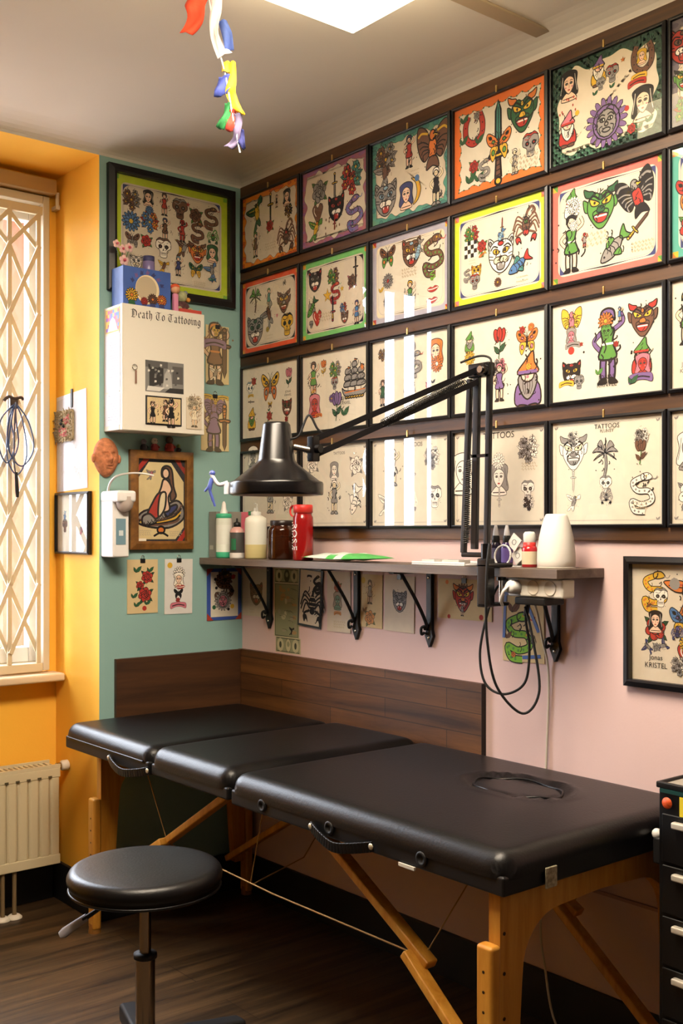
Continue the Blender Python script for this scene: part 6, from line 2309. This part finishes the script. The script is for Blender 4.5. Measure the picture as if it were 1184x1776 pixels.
t = thing('cable_hook', 'small dark wall hook clipped to the window gate', 'hook', (-.77, .298, 1.79))
g = G()
g.tube(spline([(-.805, .294, 1.79), (-.79, .290, 1.805), (-.768, .288, 1.80), (-.745, .290, 1.806), (-.735, .294, 1.80)], 5), .006, mat('hook_brown', '3a2c24', .5), 8)
g.box((-.785, .286, 1.765), (-.755, .301, 1.802), mat('hook_brown', '3a2c24'))
obj('bracket', g, t, bevel=.003)
g = G()
CBL = mat('cable_blue', '35466e', .45)
for k, (w, l, dx) in enumerate(((.028, .21, -.03), (.036, .25, .005), (.045, .22, .02), (.02, .19, -.012))):
    c = -.77 + dx
    pts = [(-.77, .280, 1.782), (c - w * .8, .279 - .003 * k, 1.72), (c - w, .279 - .003 * k, 1.782 - l * .75), (c, .278 - .003 * k, 1.782 - l), (c + w, .279 - .003 * k, 1.782 - l * .72), (c + w * .6, .28 - .003 * k, 1.72), (-.768, .280, 1.784)]
    g.tube(spline(pts, 8), .0026, CBL, 7)
o = obj('cable_coil', g)
tag(o, 'blue cable coiled in loops on the window hook', 'cable')
t = thing('hanging_cord', 'thin dark cord with a black end piece hanging from the window hook', 'cord', (-.775, .27, 1.78))
g = G()
g.tube(spline([(-.772, .268, 1.785), (-.778, .266, 1.70), (-.780, .266, 1.58), (-.772, .267, 1.53)], 6), .003, mat('cord_grey', '4a4a58', .5), 7)
obj('cord', g, t)
g = G()
g.tube([(-.772, .267, 1.54), (-.768, .267, 1.47), (-.767, .267, 1.452)], [.006, .0075, .005], RUB, 8)
obj('end_piece', g, t)
t = thing('rod_bracket', 'small white curtain rod bracket high in the window corner', 'bracket', (-.60, .33, 2.5))
g = G()
g.box((-.606, .30, 2.50), (-.592, WY - .001, 2.515), IV)
g.cyl((-.600, .305, 2.505), (-.600, .305, 2.56), .007, IV)
obj('arm', g, t)

# ------------------------------------------------------------------ radiator
rad = thing('radiator', 'cream panel radiator with vertical grooves under the window', 'radiator', (-1.2, .25, .16))
RC = mat('radiator_cream', 'cdbf9c', .45)
RX0, RX1, RY0, RY1, RZ0, RZ1 = -1.75, -.637, .20, .30, .161, .511
g = G()
pts = []
x = RX1 - .012
pitch = .0395
pts = [(RX1, RY0 + .012), (RX1 - .004, RY0 + .003), (RX1 - .02, RY0)]
x = RX1 - .03
while x - pitch > RX0 + .03:
    pts += [(x, RY0), (x - .004, RY0 + .006), (x - .010, RY0 + .006), (x - .014, RY0)]
    x -= pitch
pts += [(RX0 + .01, RY0), (RX0, RY0 + .01), (RX0, RY0 + .02), (RX1, RY0 + .02)]
gz_a, gz_b = RZ0 + .035, RZ1 - .045
g.prism(pts[::-1] if False else pts, gz_a, gz_b, RC)
for za, zb in ((RZ0, gz_a), (gz_b, RZ1 - .012)):
    g.box((RX0, RY0 - .0005, za), (RX1, RY0 + .02, zb), RC)
obj('front_panel', g, rad, bevel=.003)
g = G()
x = RX1 - .036
while x > RX0 + .05:
    g.box((x - .010, RY0 - .0012, gz_b + .001), (x + .004, RY0 + .001, gz_b + .008), mat('groove_dark', '4f4630', .6))
    x -= pitch
gs = obj('groove_slots', g, rad)
g = G()
g.box((RX0, RY1 - .012, RZ0), (RX1, RY1, RZ1 - .012), RC)
g.box((RX0, RY0 + .02, RZ0 + .01), (RX0 + .003, RY1 - .012, RZ1 - .012), RC)
g.box((RX1 - .003, RY0 + .02, RZ0 + .01), (RX1, RY1 - .012, RZ1 - .012), RC)
obj('back_panel', g, rad, bevel=.002)
g = G()
for i in range(60):
    x = RX0 + .01 + i * (RX1 - RX0 - .02) / 60
    g.box((x, RY0 + .022, RZ1 - .012), (x + .008, RY1 - .014, RZ1 - .006), RC)
g.box((RX0, RY0, RZ1 - .012), (RX1, RY0 + .01, RZ1), RC)
g.box((RX0, RY1 - .01, RZ1 - .012), (RX1, RY1, RZ1), RC)
obj('top_grille', g, rad)
g = G()
g.cyl((RX1, .235, .497), (-.618, .235, .497), .012, STEEL)
g.tube([(-.620, .235, .497), (-.616, .235, .497), (-.594, .235, .497), (-.591, .235, .497)], [.014, .0185, .0185, .013], IV, 20)
obj('valve', g, rad)
for k, x in enumerate((-.80, -.842)):
    g = G()
    g.cyl((x, .215, 0), (x, .215, .17), .0075, mat('pipe_brown', '7a6648', .45))
    p = obj('pipe', g, rad)
    g = G()
    g.lathe([(.026, 0), (.026, .004), (.017, .012), (.009, .013)], IV, 20, (x, .215, 0))
    obj('pipe_collar', g, p)
g = G()
g.cyl((-1.4, .29, .4), (-1.4, WY - .001, .4), .01, STEEL)
g.cyl((-.75, .29, .4), (-.75, WY - .001, .4), .01, STEEL)
obj('wall_mount', g, rad)

# ------------------------------------------------------------------ string of prayer flags hanging from the ceiling
fl_t = thing('prayer_flags', 'string of small coloured cloth flags hanging from the ceiling by the lamp', 'flags', (-.868, -1.131, 2.655))
g = G()
g.tube(spline([(-.868, -1.131, 2.66), (-.867, -1.131, 2.63), (-.852, -1.143, 2.528), (-.837, -1.155, 2.453), (-.824, -1.166, 2.357), (-.816, -1.174, 2.304), (-.810, -1.179, 2.261)], 8), .0022, mat('string_white', 'cfcbd2', .7), 6)
obj('string', g, fl_t)
FR = Vector((.772, -.6357, 0))     # flags hang roughly across the window light


def flag(center, pts, hexc, nm, wob=.006):
    """pts: (sideways, up) outline of a limp cloth strip, paired left/right edges"""
    m = mat('cloth_' + hexc, hexc, .8)
    g = G()
    L = spline([Vector((a * 1.12 - .002, 0, b)) * 1.07 for a, b in pts[0]], 5)
    R = spline([Vector((a * 1.12 + .004, 0, b)) * 1.07 for a, b in pts[1]], 5)
    vs = []
    nn = 5
    for i in range(len(L)):
        for j in range(nn):
            t = j / (nn - 1)
            p = L[i].lerp(R[i], t)
            d = wob * math.sin(t * 7 + i * .5) + wob * .8 * math.sin(i * .7)
            q = Vector(center) + FR * p.x + Vector((0, 0, p.z)) + Vector((.6357, .772, 0)) * d
            vs.append(q)
    fs = [(i * nn + j, i * nn + j + 1, (i + 1) * nn + j + 1, (i + 1) * nn + j) for i in range(len(L) - 1) for j in range(nn - 1)]
    g.mesh(vs, fs, m, True)
    o = obj('flag', g, fl_t)
    s = o.modifiers.new('thick', 'SOLIDIFY')
    s.thickness = .0012
    return o


C0 = (-.8617, -1.1368, 2.6354)    # photo scale here: about 750 px per metre
flag(C0, (((-.045, .02), (-.055, -.01), (-.05, -.04), (-.066, -.075)), ((-.012, .02), (-.018, -.01), (-.022, -.045), (-.045, -.08))), 'c9432c', 'red')
flag(C0, (((-.004, .02), (-.004, -.03), (-.003, -.085), (.012, -.135)), ((.014, .02), (.014, -.03), (.009, -.08), (.036, -.12))), 'dcd7e4', 'white')
flag(C0, (((.012, -.045), (.02, -.075), (.027, -.115)), ((.024, -.045), (.036, -.075), (.04, -.115))), '4f68bc', 'blue')
flag(C0, (((.02, -.14), (.02, -.165)), ((.032, -.14), (.031, -.165))), 'd0ac38', 'yellow')
flag(C0, (((.034, -.14), (.032, -.19), (.028, -.215), (.045, -.25), (.062, -.262)), ((.042, -.14), (.045, -.19), (.044, -.215), (.054, -.245), (.063, -.261))), 'd8b62e', 'yellow')
flag(C0, (((.014, -.176), (.008, -.2), (.004, -.222)), ((.033, -.168), (.033, -.2), (.026, -.215))), '3a4796', 'blue')
flag(C0, (((.026, -.235), (.022, -.265), (.008, -.29)), ((.034, -.235), (.033, -.265), (.02, -.298))), '1f6b38', 'green')
flag(C0, (((.036, -.25), (.03, -.275), (.028, -.298)), ((.043, -.25), (.042, -.275), (.041, -.302))), 'a8382a', 'red')
flag(C0, (((.045, -.258), (.044, -.29), (.043, -.315), (.024, -.335)), ((.055, -.26), (.056, -.29), (.05, -.325), (.036, -.342))), '5f5672', 'grey')
flag(C0, (((.052, -.3), (.053, -.325), (.062, -.342)), ((.059, -.295), (.062, -.32), (.064, -.34))), '20245c', 'navy')
